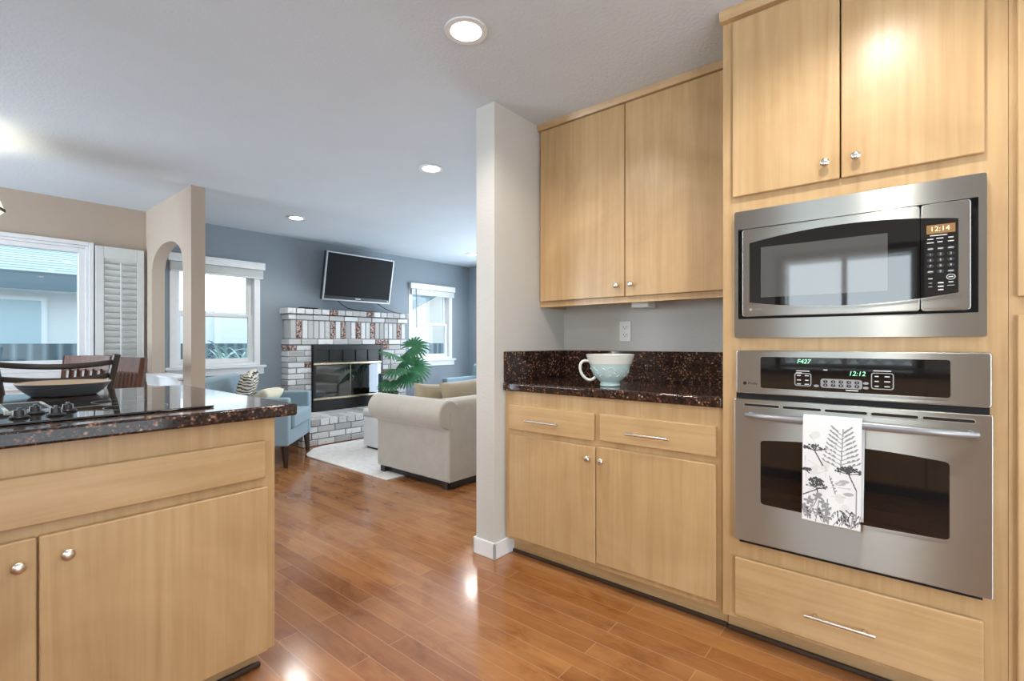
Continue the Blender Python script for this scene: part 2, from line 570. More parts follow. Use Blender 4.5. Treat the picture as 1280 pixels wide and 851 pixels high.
def thing(name, label, cat, loc=(0, 0, 0), rz=0.0, group=None):
    o = bpy.data.objects.new(name, None)
    COL.objects.link(o)
    o.empty_display_size = 0.1
    o.location = loc; o.rotation_euler = (0, 0, rz)
    o['label'] = label; o['category'] = cat
    if group: o['group'] = group
    W[o] = Matrix.Translation(loc) @ Matrix.Rotation(rz, 4, 'Z')
    return o


def tag(o, label, cat, group=None):
    o['label'] = label; o['category'] = cat
    if group: o['group'] = group
    return o


def struct(o):
    o['kind'] = 'structure'
    return o


def dup(root, loc, rz, label, group=None):
    def cp(o, par):
        c = o.copy(); COL.objects.link(c)
        if par is not None: c.parent = par
        for ch in o.children: cp(ch, c)
        return c
    r = cp(root, None)
    r.location = loc; r.rotation_euler = (0, 0, rz); r['label'] = label
    if group: r['group'] = group
    return r


def text_mesh(name, body, size, mat, parent, origin, right, up, extrude=0.0004, align='CENTER', shear=0.0):
    """lettering as a mesh lying in the plane of right/up, centred on origin (world coordinates)"""
    cu = bpy.data.curves.new('txt', 'FONT')
    cu.body = body; cu.size = size; cu.align_x = align; cu.align_y = 'CENTER'; cu.extrude = extrude; cu.shear = shear
    cu.resolution_u = 3
    to = bpy.data.objects.new('txt', cu); COL.objects.link(to)
    dg = bpy.context.evaluated_depsgraph_get()
    me = bpy.data.meshes.new_from_object(to.evaluated_get(dg))
    bpy.data.objects.remove(to); bpy.data.curves.remove(cu)
    me.name = name
    r = Vector(right).normalized(); u = Vector(up).normalized(); n = r.cross(u)
    T = Matrix((( r.x, u.x, n.x, origin[0]), (r.y, u.y, n.y, origin[1]), (r.z, u.z, n.z, origin[2]), (0, 0, 0, 1)))
    me.transform(W[parent].inverted() @ T)
    me.materials.clear(); me.materials.append(M[mat])
    o = bpy.data.objects.new(name, me); COL.objects.link(o)
    o.parent = parent; W[o] = W[parent].copy()
    return o


def rrect(a0, a1, b0, b1, r, n=5):
    """rounded rectangle outline"""
    P = []
    for cx, cy, s in ((a1 - r, b1 - r, 0), (a0 + r, b1 - r, 90), (a0 + r, b0 + r, 180), (a1 - r, b0 + r, 270)):
        for i in range(n + 1):
            q = R(s + 90 * i / n)
            P.append((cx + r * math.cos(q), cy + r * math.sin(q)))
    return P


def cushion(wd, ht, th, n=14, pinch=0.18, seed=0):
    """pillow lying in the local XZ plane, thickness along Y"""
    g = G()
    rnd = random.Random(seed)
    V = []; Fc = []
    for side in (1, -1):
        for j in range(n + 1):
            for i in range(n + 1):
                u = i / n * 2 - 1; v = j / n * 2 - 1
                k = (1 - u ** 4) * (1 - v ** 4)
                puff = th / 2 * max(0, k) ** 0.45
                x = u * wd / 2 * (1 - pinch * (1 - abs(u)) * 0 - pinch * 0.35 * (1 - v * v) * abs(u))
                z = v * ht / 2 * (1 - pinch * 0.35 * (1 - u * u) * abs(v))
                V.append((x, side * puff + 0.004 * rnd.uniform(-1, 1) * k, z))
    N = (n + 1) ** 2
    for sd in (0, 1):
        for j in range(n):
            for i in range(n):
                a = sd * N + j * (n + 1) + i
                q = (a, a + 1, a + n + 2, a + n + 1)
                Fc.append(q if sd == 1 else q[::-1])
    g.faces(V, Fc)
    bmesh.ops.remove_doubles(g.b, verts=list(g.b.verts), dist=0.0005)
    bmesh.ops.recalc_face_normals(g.b, faces=list(g.b.faces))
    return g


H = 2.445
# ------------------------------------------------------------------ the room
struct(G().box(-1.3, 6.0, -3.0, 5.95, -0.06, 0.0).box(-2.6, -1.3, 1.8, 5.95, -0.06, 0.0).make('floor', 'floor', smooth=False))
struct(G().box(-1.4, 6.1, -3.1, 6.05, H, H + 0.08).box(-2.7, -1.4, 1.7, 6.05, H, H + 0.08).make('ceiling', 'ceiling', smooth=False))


def wall_y(name, mat, x0, x1, y0, y1, holes, z1=H):
    """wall along x with rectangular holes (xa, xb, za, zb), sorted by xa"""
    g = G()
    x = x0
    for xa, xb, za, zb in holes:
        g.box(x, xa, y0, y1, 0, z1)
        g.box(xa, xb, y0, y1, 0, za); g.box(xa, xb, y0, y1, zb, z1)
        x = xb
    g.box(x, x1, y0, y1, 0, z1)
    return struct(g.make(name, mat, smooth=False))


def wall_x(name, mat, x0, x1, y0, y1, holes):
    g = G()
    y = y0
    for ya, yb, za, zb in holes:
        g.box(x0, x1, y, ya, 0, H)
        g.box(x0, x1, ya, yb, 0, za); g.box(x0, x1, ya, yb, zb, H)
        y = yb
    g.box(x0, x1, y, y1, 0, H)
    return struct(g.make(name, mat, smooth=False))


wall_y('wall_dining', 'wall_beige', -2.6, 1.44, 5.83, 6.05, [(-0.40, 0.93, 0.80, 2.03)])
wall_y('wall_living', 'wall_blue', 1.44, 6.0, 5.90, 6.05, [(1.60, 2.495, 0.90, 2.02), (4.665, 5.55, 0.90, 2.00)])
wall_x('wall_west', 'wall_beige', -2.7, -2.6, 1.8, 5.95, [(4.05, 5.65, 0.02, 2.1)])
wall_x('wall_kitchen_west', 'wall_warm', -1.4, -1.3, -3.0, 1.7, [(-2.75, -1.35, 0.02, 2.13), (0.0, 1.0, 0.95, 1.95)])
wall_y('wall_dining_south', 'wall_beige', -2.6, -1.3, 1.70, 1.80, [])
wall_y('wall_south', 'wall_warm', -1.3, 2.75, -3.1, -3.0, [(-0.7, 1.7, 0.02, 2.15)])
wall_x('wall_kitchen', 'wall_warm', 2.61, 2.75, -3.0, 1.735, [])
wall_x('wall_east', 'wall_blue', 5.94, 6.05, 1.868, 5.90, [(2.7, 5.1, 0.02, 2.15)])
wall_y('wall_stub', 'wall_warm', 1.942, 6.0, 1.735, 1.868, [])
# the wing wall with its arched opening between dining and living room
g = G()
X0, X1 = 1.385, 1.488
ya, yb, zs, za = 4.757, 5.632, 1.80, 2.062
g.box(X0, X1, 4.555, ya, 0, H)
g.box(X0, X1, yb, 5.90, 0, H)
g.box(X0, X1, ya, yb, 0, 0.80)
n = 24
cy, ry = (ya + yb) / 2, (yb - ya) / 2
arc = [(cy - ry * math.cos(math.pi * i / n), zs + (za - zs) * math.sin(math.pi * i / n) ** 0.8) for i in range(n + 1)]
for (p, q) in zip(arc, arc[1:]):
    for x, rev in ((X0, 0), (X1, 1)):
        g.faces([(x, p[0], p[1]), (x, q[0], q[1]), (x, q[0], H), (x, p[0], H)], [(0, 1, 2, 3) if rev else (3, 2, 1, 0)])
    g.faces([(X0, *p), (X0, *q), (X1, *q), (X1, *p)], [(0, 1, 2, 3)])
struct(g.make('wall_wing', 'wall_beige', smooth=True, angle=30))
g = G()
g.box(X0 - 0.045, X1 + 0.03, ya - 0.02, yb + 0.14, 0.842, 0.862, bev=0.005)
g.box(X0 - 0.018, X0, ya - 0.012, yb + 0.13, 0.775, 0.838, bev=0.005)
g.box(X0 - 0.010, X0, ya - 0.008, yb + 0.13, 0.745, 0.775, bev=0.004)
g.box(X0, X1, ya, yb, 0.80, 0.84)
struct(g.make('trim_1', 'white'))
# white skirting round the end of the stub wall
g = G()


def skirt_profile(h=0.086, th=0.014):
    return [(0, 0), (th, 0), (th, h * 0.72), (th * 0.55, h * 0.88), (th * 0.45, h), (0, h)]


t_, h_ = 0.014, 0.088
g.box(1.942 - t_, 1.942, 1.735 - t_, 1.868 + t_, 0, h_, bev=0.005)
g.box(1.942 - t_, 2.10, 1.735 - t_, 1.735, 0, h_, bev=0.005)
g.box(1.942 - t_, 5.9, 1.868, 1.868 + t_, 0, h_, bev=0.005)
struct(g.make('baseboard_stub', 'white'))
g = G()
g.box(1.49, 2.72, 5.886, 5.90, 0, 0.09, bev=0.004)
g.box(4.50, 5.94, 5.886, 5.90, 0, 0.09, bev=0.004)
struct(g.make('baseboard_living', 'white'))


# ------------------------------------------------------------------ windows
def dh_window(name, x0, x1, z0, z1, yw, mid):
    """white double hung window in a wall whose room face is at yw"""
    g = G()
    J = 0.062
    g.box(x0, x0 + J, yw - 0.006, yw + 0.13, z0, z1); g.box(x1 - J, x1, yw - 0.006, yw + 0.13, z0, z1)
    g.box(x0 + J, x1 - J, yw - 0.006, yw + 0.13, z1 - 0.03, z1); g.box(x0 + J, x1 - J, yw - 0.006, yw + 0.13, z0, z0 + 0.03)
    o = struct(g.make(name, 'white'))
    s = G()
    for (za_, zb_, yy) in ((z0 + 0.03, mid + 0.02, yw + 0.045), (mid - 0.02, z1 - 0.03, yw + 0.085)):
        a, b = x0 + J, x1 - J
        s.box(a, a + 0.05, yy, yy + 0.035, za_, zb_, bev=0.004); s.box(b - 0.05, b, yy, yy + 0.035, za_, zb_, bev=0.004)
        s.box(a + 0.05, b - 0.05, yy, yy + 0.035, za_, za_ + 0.05, bev=0.004); s.box(a + 0.05, b - 0.05, yy, yy + 0.035, zb_ - 0.035, zb_, bev=0.004)
    s.make('sash', 'white', o)
    p = G()
    p.box(x0 + 0.10, x1 - 0.10, yw + 0.06, yw + 0.064, z0 + 0.07, mid - 0.005)
    p.box(x0 + 0.10, x1 - 0.10, yw + 0.10, yw + 0.104, mid + 0.005, z1 - 0.06)
    p.make('pane', 'glass', o, smooth=False)
    k = G()
    k.box(x0 - 0.05, x1 + 0.06, yw - 0.045, yw + 0.03, z0 - 0.03, z0 - 0.002, bev=0.006)
    k.box(x0 - 0.03, x1 + 0.04, yw - 0.018, yw - 0.001, z0 - 0.105, z0 - 0.03, bev=0.005)
    k.make('sill', 'white', o)
    return o


dh_window('window_2', 1.60, 2.495, 0.90, 2.02, 5.90, 1.46)
dh_window('window_3', 4.665, 5.55, 0.90, 2.00, 5.90, 1.445)


def blind(label, x0, x1, zt, zb, wand):
    o = thing('window_blind', label, 'blind', ((x0 + x1) / 2, 5.88, zb), group='raised blinds of the living room')
    G().box(x0, x1, 5.845, 5.895, zt - 0.085, zt, bev=0.006).make('valance', 'white', o)
    g = G()
    n = 10
    for i in range(n):
        z = zt - 0.09 - (zt - 0.09 - zb - 0.02) * i / n
        g.box(x0 + 0.02, x1 - 0.02, 5.852, 5.894, z - 0.006, z, bev=0.002)
    g.make('slat_stack', 'shutter', o)
    G().box(x0 + 0.02, x1 - 0.02, 5.85, 5.895, zb, zb + 0.018, bev=0.004).make('bottom_rail', 'shutter', o)
    if wand:
        G().tube([(x0 + 0.10, 5.845, zt - 0.09), (x0 + 0.105, 5.842, zt - 0.68)], 0.006, 8).make('wand', 'silver', o)
    return o


blind('raised white slat blind above the armchair window', 1.575, 2.535, 2.082, 1.895, False)
blind('raised white slat blind with a wand, right of the television', 4.665, 5.58, 2.064, 1.89, True)

# dining window: white frame, one big pane, shutter folded back against the wall
g = G()
a, b, z0, z1 = -0.42, 0.985, 0.90, 2.072


def frame_y(g, x0, x1, z0, z1, w, y0, y1, bev=0.0):
    g.box(x0, x0 + w, y0, y1, z0, z1, bev=bev); g.box(x1 - w, x1, y0, y1, z0, z1, bev=bev)
    g.box(x0 + w, x1 - w, y0, y1, z1 - w, z1, bev=bev); g.box(x0 + w, x1 - w, y0, y1, z0, z0 + w, bev=bev)


g.box(a, b, 5.79, 5.95, 0.845, 0.899, bev=0.005); g.box(a, b, 5.80, 5.95, 0.79, 0.844, bev=0.005)
frame_y(g, a, b, z0, z1, 0.035, 5.795, 5.95, 0.005)
frame_y(g, a + 0.036, b - 0.036, z0 + 0.036, z1 - 0.036, 0.022, 5.812, 5.94, 0.004)
frame_y(g, a + 0.059, b - 0.059, z0 + 0.059, z1 - 0.059, 0.040, 5.83, 5.93, 0.004)
win1 = struct(g.make('window_1', 'white'))
G().box(a + 0.06, b - 0.06, 5.90, 5.904, z0 + 0.06, z1 - 0.08).make('pane', 'glass', win1, smooth=False)
g = G()
g.box(a - 0.02, b + 0.005, 5.775, 5.83, 0.755, 0.789, bev=0.006)
g.box(a, b, 5.80, 5.83, 0.68, 0.754, bev=0.006)
g.make('sill', 'white', win1)
G().box(0.33, 0.37, 5.796, 5.80, 2.035, 2.05, bev=0.002).make('catch', 'black', win1)

o = thing('plantation_shutter', 'white louvered shutter panel folded against the beige wall beside the dining window', 'shutter', (1.18, 5.80, 0.55))
x0, x1, z0, z1 = 0.995, 1.36, 0.55, 2.05
g = G()
g.box(x0, x0 + 0.06, 5.785, 5.815, z0, z1, bev=0.004); g.box(x1 - 0.055, x1, 5.785, 5.815, z0, z1, bev=0.004)
g.box(x0 + 0.06, x1 - 0.055, 5.785, 5.815, z1 - 0.11, z1, bev=0.004); g.box(x0 + 0.06, x1 - 0.055, 5.785, 5.815, z0, z0 + 0.09, bev=0.004)
g.make('frame', 'shutter', o)
nl = 23
for i in range(nl):
    z = z0 + 0.115 + (z1 - z0 - 0.245) * i / (nl - 1)
    T = Matrix.Translation((0, 5.803, z)) @ Matrix.Rotation(R(-62), 4, 'X')
    G().box(x0 + 0.062, x1 - 0.057, -0.031, 0.031, -0.004, 0.004, bev=0.003, mat=T).make('louver', 'shutter', o)
G().box(1.172, 1.186, 5.768, 5.778, z0 + 0.12, z1 - 0.14, bev=0.003).make('tilt_rod', 'shutter', o)


# kitchen window behind the camera (shows as a reflection in the appliance glass)
g = G()
g.box(-1.39, -1.30, -0.05, 0.03, 0.943, 2.0); g.box(-1.39, -1.30, 0.97, 1.05, 0.943, 2.0)
g.box(-1.39, -1.30, 0.03, 0.97, 0.943, 0.965); g.box(-1.39, -1.30, 0.03, 0.97, 1.92, 2.0); g.box(-1.38, -1.33, 0.48, 0.52, 0.965, 1.92)
win4 = struct(g.make('window_4', 'white'))
G().box(-1.36, -1.355, 0.03, 0.97, 0.966, 1.92).make('pane', 'glass', win4, smooth=False)


# ------------------------------------------------------------------ cabinet hardware
def knob(parent, p, axis):
    prof = [(0.0001, 0), (0.0075, 0), (0.0062, 0.006), (0.0058, 0.012), (0.0105, 0.015), (0.0142, 0.020), (0.0145, 0.024), (0.012, 0.0275), (0.0065, 0.0293), (0.0, 0.0297)]
    return G().lathe(prof, p, axis, 20).make('knob', 'nickel', parent)


def bar_handle(parent, x, y0, y1, z):
    g = G()
    g.tube([(x - 0.032, y0, z), (x - 0.032, y1, z)], 0.0056, 10)
    for y in (y0 + 0.03, y1 - 0.03):
        g.tube([(x, y, z), (x - 0.032, y, z)], 0.0046, 8)
    return g.make('handle', 'nickel', parent)


def door_x(parent, name, x, y0, y1, z0, z1, mat='maple_v', th=0.019):
    """a slab door or drawer front facing -x"""
    return G().box(x, x + th, y0, y1, z0, z1, bev=0.0045, seg=3).make(name, mat, parent)


# ------------------------------------------------------------------ base cabinet by the stub wall
o = thing('base_cabinet', 'maple base cabinet with two drawers over two doors, under the granite with the mug', 'cabinet', (2.3, 1.15, 0))
FX = 2.034
g = G()
g.box(FX, 2.055, 0.588, 0.632, 0.09, 0.895); g.box(FX, 2.055, 1.69, 1.733, 0.09, 0.895)
for za_, zb2 in ((0.09, 0.125), (0.64, 0.70), (0.815, 0.895)):
    g.box(FX, 2.055, 0.632, 1.69, za_, zb2)
g.box(FX, 2.055, 1.145, 1.175, 0.125, 0.64); g.box(FX, 2.055, 1.145, 1.175, 0.70, 0.815)
g.box(2.056, 2.60, 0.590, 0.606, 0.10, 0.895); g.box(2.056, 2.60, 1.716, 1.732, 0.10, 0.895)
g.box(2.056, 2.60, 0.606, 1.716, 0.09, 0.108); g.box(2.585, 2.60, 0.606, 1.716, 0.108, 0.895)
g.make('carcass', 'maple_v', o)
g = G()
g.box(2.092, 2.108, 0.590, 1.72, 0.0, 0.09)
g.make('toe_kick', 'maple_y', o)
G().box(2.076, 2.091, 0.590, 1.72, 0.0, 0.018, bev=0.005).make('shoe_molding', 'toe', o)
DX = FX - 0.0195
dr = door_x(o, 'drawer', DX, 1.173, 1.702, 0.690, 0.820, 'maple_y'); bar_handle(dr, DX, 1.36, 1.565, 0.75)
dr = door_x(o, 'drawer', DX, 0.616, 1.143, 0.697, 0.822, 'maple_y'); bar_handle(dr, DX, 0.795, 0.995, 0.75)
dd = door_x(o, 'door', DX, 1.1645, 1.700, 0.112, 0.662); knob(dd, (DX, 1.199, 0.606), (-1, 0, 0))
dd = door_x(o, 'door', DX, 0.616, 1.1605, 0.119, 0.668); knob(dd, (DX, 1.128, 0.605), (-1, 0, 0))

# granite top with its splashbacks
ct = thing('granite_worktop', 'dark speckled granite worktop with low splashbacks under the wall cabinets', 'worktop', (2.3, 1.15, 0.90))
G().box(2.005, 2.608, 0.59, 1.733, 0.896, 0.940, bev=0.010, seg=4).make('slab', 'granite', ct)
G().box(2.588, 2.609, 0.606, 1.733, 0.9405, 1.108, bev=0.003).make('splashback', 'granite', ct)
G().box(2.015, 2.588, 1.714, 1.734, 0.9405, 1.108, bev=0.003).make('splashback', 'granite', ct)
G().box(2.05, 2.588, 0.589, 0.605, 0.9405, 1.100, bev=0.003).make('splashback', 'granite', ct)

# ------------------------------------------------------------------ wall cabinets above it
o = thing('wall_cabinet', 'maple wall cabinet with two doors hung above the granite worktop', 'cabinet', (2.47, 1.15, 1.365))
UX = 2.350
g = G()
g.box(UX, UX + 0.02, 0.588, 0.640, 1.366, 2.43); g.box(UX, UX + 0.02, 1.712, 1.733, 1.366, 2.43)
g.box(UX, UX + 0.02, 0.64, 1.712, 1.366, 1.41); g.box(UX, UX + 0.02, 0.64, 1.712, 2.40, 2.43); g.box(UX, UX + 0.02, 1.155, 1.19, 1.41, 2.40)
g.box(UX + 0.02, 2.606, 0.59, 0.606, 1.366, 2.43); g.box(UX + 0.02, 2.606, 1.716, 1.732, 1.366, 2.43)
g.box(UX + 0.02, 2.606, 0.606, 1.716, 1.385, 1.40); g.box(2.595, 2.606, 0.606, 1.716, 1.40, 2.43); g.box(UX + .02, 2.606, 0.606, 1.716, 2.415, 2.43)
g.make('carcass', 'maple_v', o)
dd = door_x(o, 'door', UX - 0.0195, 1.1735, 1.716, 1.398, 2.405); knob(dd, (UX - 0.0195, 1.214, 1.457), (-1, 0, 0))
dd = door_x(o, 'door', UX - 0.0195, 0.640, 1.1695, 1.397, 2.405); knob(dd, (UX - 0.0195, 1.132, 1.457), (-1, 0, 0))
G().prism([(UX, 2.408), (UX - 0.024, 2.412), (UX - 0.030, 2.425), (UX - 0.034, 2.444), (UX, 2.444)], 1, 0.590, 1.733).make('crown_molding', 'maple_y', o)

tag(G().box(2.46, 2.56, 1.10, 1.20, 1.345, 1.384, bev=0.008, seg=3).make('cabinet_light', 'whiteplastic', at=(2.51, 1.15, 1.384)),
    'small white light unit fixed under the wall cabinets', 'light')
o = thing('wall_outlet', 'white double wall outlet above the granite splashback', 'outlet', (2.609, 1.306, 1.222))
G().prism(rrect(1.27, 1.342, 1.164, 1.280, 0.006), 0, 2.603, 2.6095, bev=0.0015).make('cover_plate', 'whiteplastic', o)
for z in (1.245, 1.20):
    s = G().prism(rrect(1.288, 1.324, z - 0.014, z + 0.014, 0.010), 0, 2.6005, 2.6035, bev=0.001).make('socket', 'whiteplastic', o)
    g = G()
    g.box(2.5998, 2.6006, 1.296, 1.2985, z - 0.002, z + 0.008); g.box(2.5998, 2.6006, 1.3125, 1.315, z - 0.002, z + 0.007)
    g.box(2.5998, 2.6006, 1.303, 1.309, z - 0.010, z - 0.005)
    g.make('slots', 'black', s, smooth=False)

# ------------------------------------------------------------------ big ceramic mug bowl
o = thing('mug', 'oversized pale blue ceramic mug with embossed vine and side handle on granite', 'mug', (2.175, 1.172, 0.9405))
cx, cy, cz = 2.175, 1.172, 0.9405
prof = [(0.0, 0.004), (0.046, 0.0), (0.050, 0.003), (0.050, 0.012), (0.046, 0.016), (0.0465, 0.020), (0.062, 0.033), (0.079, 0.053), (0.092, 0.077), (0.100, 0.104), (0.1025, 0.111)]
G().lathe(prof, (cx, cy, cz), n=64).make('body', 'mug', o)
prof = [(0.1025, 0.111), (0.105, 0.112), (0.106, 0.117), (0.112, 0.135), (0.119, 0.1545), (0.1195, 0.1572), (0.117, 0.158), (0.110, 0.140), (0.101, 0.113), (0.085, 0.070), (0.06, 0.036), (0.0, 0.022)]
G().lathe(prof, (cx, cy, cz), n=64).make('rim', 'mugrim', o)
dirv = Vector((-math.sin(YAW), math.cos(YAW), 0))      # handle to the left in the photo
pts = []
for q in range(13):
    an = R(78 + (292 - 78) * q / 12)
    pts.append(Vector((cx, cy, cz)) + dirv * (0.112 - 0.036 * math.cos(an)) + Vector((0, 0, 0.078 + 0.048 * math.sin(an))) + dirv * (0.012 * math.sin(an)))
pts = [Vector((cx, cy, cz)) + dirv * 0.100 + Vector((0, 0, 0.124))] + pts[0:] + [Vector((cx, cy, cz)) + dirv * 0.074 + Vector((0, 0, 0.044))]
G().tube(pts, [0.0085] * len(pts), 12, flat=(1.25, 0.85)).make('handle', 'mugrim', o)
# embossed vine: scrolls and leaves standing off the body


def body_r(z):
    P = [(0.062, 0.033), (0.079, 0.053), (0.092, 0.077), (0.100, 0.104)]
    for (r0, z0), (r1, z1) in zip(P, P[1:]):
        if z <= z1:
            return r0 + (r1 - r0) * (z - z0) / (z1 - z0)
    return 0.1


for k in range(6):
    g = G()
    a0 = k * math.pi / 3 + 0.5
    for (dz, ra, dirn) in ((0.080, 0.20, 1), (0.066, 0.13, -1)):
        g = G(); P = []
        for q in range(15):
            s = q / 14
            th = a0 + (0.28 if dirn < 0 else 0) + dirn * ra * (1 - 0.75 * s) * math.cos(4.6 * s)
            z = dz + 0.020 * (1 - 0.75 * s) * math.sin(4.6 * s)
            r = body_r(z) + 0.0006
            P.append((cx + r * math.cos(th), cy + r * math.sin(th), cz + z))
        g.tube(P, [0.0024 * (1 - 0.4 * q / 14) for q in range(15)], 6).make('vine_relief', 'mug', o)
    for q in range(4):
        g = G()
        th = a0 + 0.24 * q; z = 0.056 + 0.012 * (q % 2) + 0.02 * (q == 3)
        r = body_r(z)
        c = Vector((cx + r * math.cos(th), cy + r * math.sin(th), cz + z))
        tv = Vector((-math.sin(th), math.cos(th), 0.6 * (-1) ** q))
        g.tube([c - tv * 0.010, c - tv * 0.004, c + tv * 0.004, c + tv * 0.010], [0.0006, 0.0034, 0.0030, 0.0005], 6)
        g.make('leaf_relief', 'mug', o)
# ------------------------------------------------------------------ tall oven cabinet
TX = 2.010
tall = thing('oven_cabinet', 'tall maple cabinet housing the microwave and the wall oven', 'cabinet', (2.3, 0.19, 0))
g = G()
g.box(TX, 2.03, 0.537, 0.587, 0.09, 2.44); g.box(TX, 2.03, -0.205, -0.153, 0.09, 2.44)
for z0, z1 in ((0.09, 0.115), (0.325, 0.412), (1.118, 1.182), (1.645, 1.722), (2.385, 2.44)):
    g.box(TX, 2.03, -0.153, 0.537, z0, z1)
g.box(2.03, 2.60, 0.572, 0.586, 0.09, 2.44); g.box(2.03, 2.60, -0.205, -0.190, 0.09, 2.44)
g.box(2.585, 2.60, -0.19, 0.572, 0.09, 2.44)
g.box(2.03, 2.585, -0.19, 0.572, 0.09, 0.105); g.box(2.03, 2.585, -0.19, 0.572, 0.375, 0.392); g.box(2.03, 2.585, -0.19, 0.572, 1.140, 1.158); g.box(2.03, 2.585, -0.19, 0.572, 1.672, 1.69)
g.make('carcass', 'maple_v', tall)
G().box(2.085, 2.10, -0.205, 0.587, 0, 0.09).make('toe_kick', 'maple_y', tall)
G().box(2.068, 2.084, -0.205, 0.587, 0, 0.018, bev=0.005).make('shoe_molding', 'toe', tall)
TD = TX - 0.0195
dd = door_x(tall, 'door', TD, 0.2015, 0.547, 1.716, 2.392); knob(dd, (TD, 0.242, 1.774), (-1, 0, 0))
dd = door_x(tall, 'door', TD, -0.155, 0.1975, 1.716, 2.392); knob(dd, (TD, 0.155, 1.776), (-1, 0, 0))
dr = door_x(tall, 'drawer', TD, -0.153, 0.539, 0.108, 0.332, 'maple_y'); bar_handle(dr, TD, 0.102, 0.302, 0.204)
G().prism([(TX, 2.404), (TX - 0.024, 2.408), (TX - 0.030, 2.423), (TX - 0.034, 2.444), (TX, 2.444)], 1, -0.205, 0.592).make('crown_molding', 'maple_y', tall)

# pantry cabinet at the right edge of the picture
pan = thing('pantry_cabinet', 'tall maple cabinet with stacked doors at the right edge beside the ovens', 'cabinet', (2.3, -0.5, 0))
g = G()
g.box(TX, 2.03, -0.80, -0.206, 0.09, 2.44)
g.box(2.03, 2.60, -0.80, -0.207, 0.09, 2.44)
g.make('carcass', 'maple_v', pan)
G().box(2.085, 2.10, -0.80, -0.206, 0, 0.09).make('toe_kick', 'maple_y', pan)
door_x(pan, 'door', TD, -0.77, -0.222, 1.287, 2.392)
door_x(pan, 'door', TD, -0.77, -0.222, 0.108, 1.236)

# ------------------------------------------------------------------ microwave
mw = thing('microwave', 'built-in stainless microwave with curved black door glass and keypad', 'microwave', (2.2, 0.19, 1.184))
y0, y1, z0, z1 = -0.159, 0.538, 1.1835, 1.6435
g = G()
G().box(2.032, 2.42, -0.135, 0.52, 1.20, 1.63).make('housing', 'darkgap', mw, smooth=False)
XF = 1.985
out = rrect(y0, y1, 1.174, 1.655, 0.006, 3); inn = rrect(-0.141, 0.524, 1.245, 1.586, 0.002, 3)
g = G().ring(out, inn, 0, XF, 2.008)
g.make('trim_frame', 'steel', mw)
G().box(2.004, 2.030, -0.150, 0.530, 1.19, 1.64).make('cavity', 'darkgap', mw, smooth=False)
# door body: steel slab with an arched window
md = G().prism(rrect(-0.0085, 0.509, 1.253, 1.583, 0.010, 4), 0, 1.978, 2.003, bev=0.004).make('door', 'steel', mw)
mp_ = G().prism(rrect(-0.1255, -0.0095, 1.253, 1.583, 0.010, 4), 0, 1.978, 2.003, bev=0.004).make('control_panel', 'steel', mw)


def arch_poly(ya, yb, zb_a, zb_m, zt_a, zt_m, ym, n=14):
    """outline with gently bowed top and bottom edges"""
    P = []
    for i in range(n + 1):
        y = ya + (yb - ya) * i / n
        k = 1 - ((y - ym) / (yb - ym if y > ym else ym - ya)) ** 2 if y != ym else 1
        P.append((y, zb_a + (zb_m - zb_a) * k))
    for i in range(n + 1):
        y = yb + (ya - yb) * i / n
        k = 1 - ((y - ym) / (yb - ym if y > ym else ym - ya)) ** 2 if y != ym else 1
        P.append((y, zt_a + (zt_m - zt_a) * k))
    return P


def bow_z(y, z_edge, z_mid, ya=-0.097, yb=0.482):
    u = (y - (ya + yb) / 2) / ((yb - ya) / 2)
    return z_edge + (z_mid - z_edge) * (1 - u * u)


def bow_outline(ya, yb, e=0.0, n=14):
    P = [(ya + (yb - ya) * i / n, bow_z(ya + (yb - ya) * i / n, 1.306 - e, 1.281 - e)) for i in range(n + 1)]
    P += [(yb + (ya - yb) * i / n, bow_z(yb + (ya - yb) * i / n, 1.528 + e, 1.555 + e)) for i in range(n + 1)]
    return P


G().prism(bow_outline(-0.0083, 0.482), 0, 1.9745, 1.979).make('door_glass', 'blackglass', md, smooth=False)
G().ring(bow_outline(-0.0084, 0.4875, 0.0045), bow_outline(-0.0084, 0.482), 0, 1.9742, 1.979).make('glass_bezel', 'steel', md)
G().box(1.9738, 1.9748, 0.071, 0.443, 1.3225, 1.508).make('mesh_screen', 'mesh_screen', md, smooth=False)
cg = G().prism(bow_outline(-0.097, -0.0098), 0, 1.9745, 1.979).make('keypad_glass', 'blackglass', mp_, smooth=False)
G().ring(bow_outline(-0.1015, -0.0097, 0.0045), bow_outline(-0.097, -0.0097), 0, 1.9742, 1.979).make('glass_bezel', 'steel', mp_)
G().ring(rrect(-0.103, -0.014, 1.261, 1.293, 0.008), rrect(-0.100, -0.017, 1.264, 1.290, 0.006), 0, 1.9765, 1.979).make('open_button', 'steel', mp_)
G().box(1.9735, 1.9748, -0.090, -0.024, 1.489, 1.516).make('display', 'amber_lcd', mp_, smooth=False)
NY = (0, -1, 0)
text_mesh('clock_digits', '12:14', 0.021, 'amber_digit', mp_, (1.9733, -0.055, 1.5025), NY, (0, 0, 1))
g = G()
for (yy, zz, wd) in ((-0.052, 1.4835, 0.040), (-0.033, 1.473, 0.014), (-0.055, 1.474, 0.016), (-0.080, 1.474, 0.012), (-0.033, 1.462, 0.016), (-0.055, 1.463, 0.012), (-0.080, 1.463, 0.014)):
    G().box(1.9738, 1.9747, yy - wd / 2, yy + wd / 2, zz - 0.0015, zz + 0.0015).make('key_print', 'print', mp_, smooth=False)
digits = '123456789'
k = 0
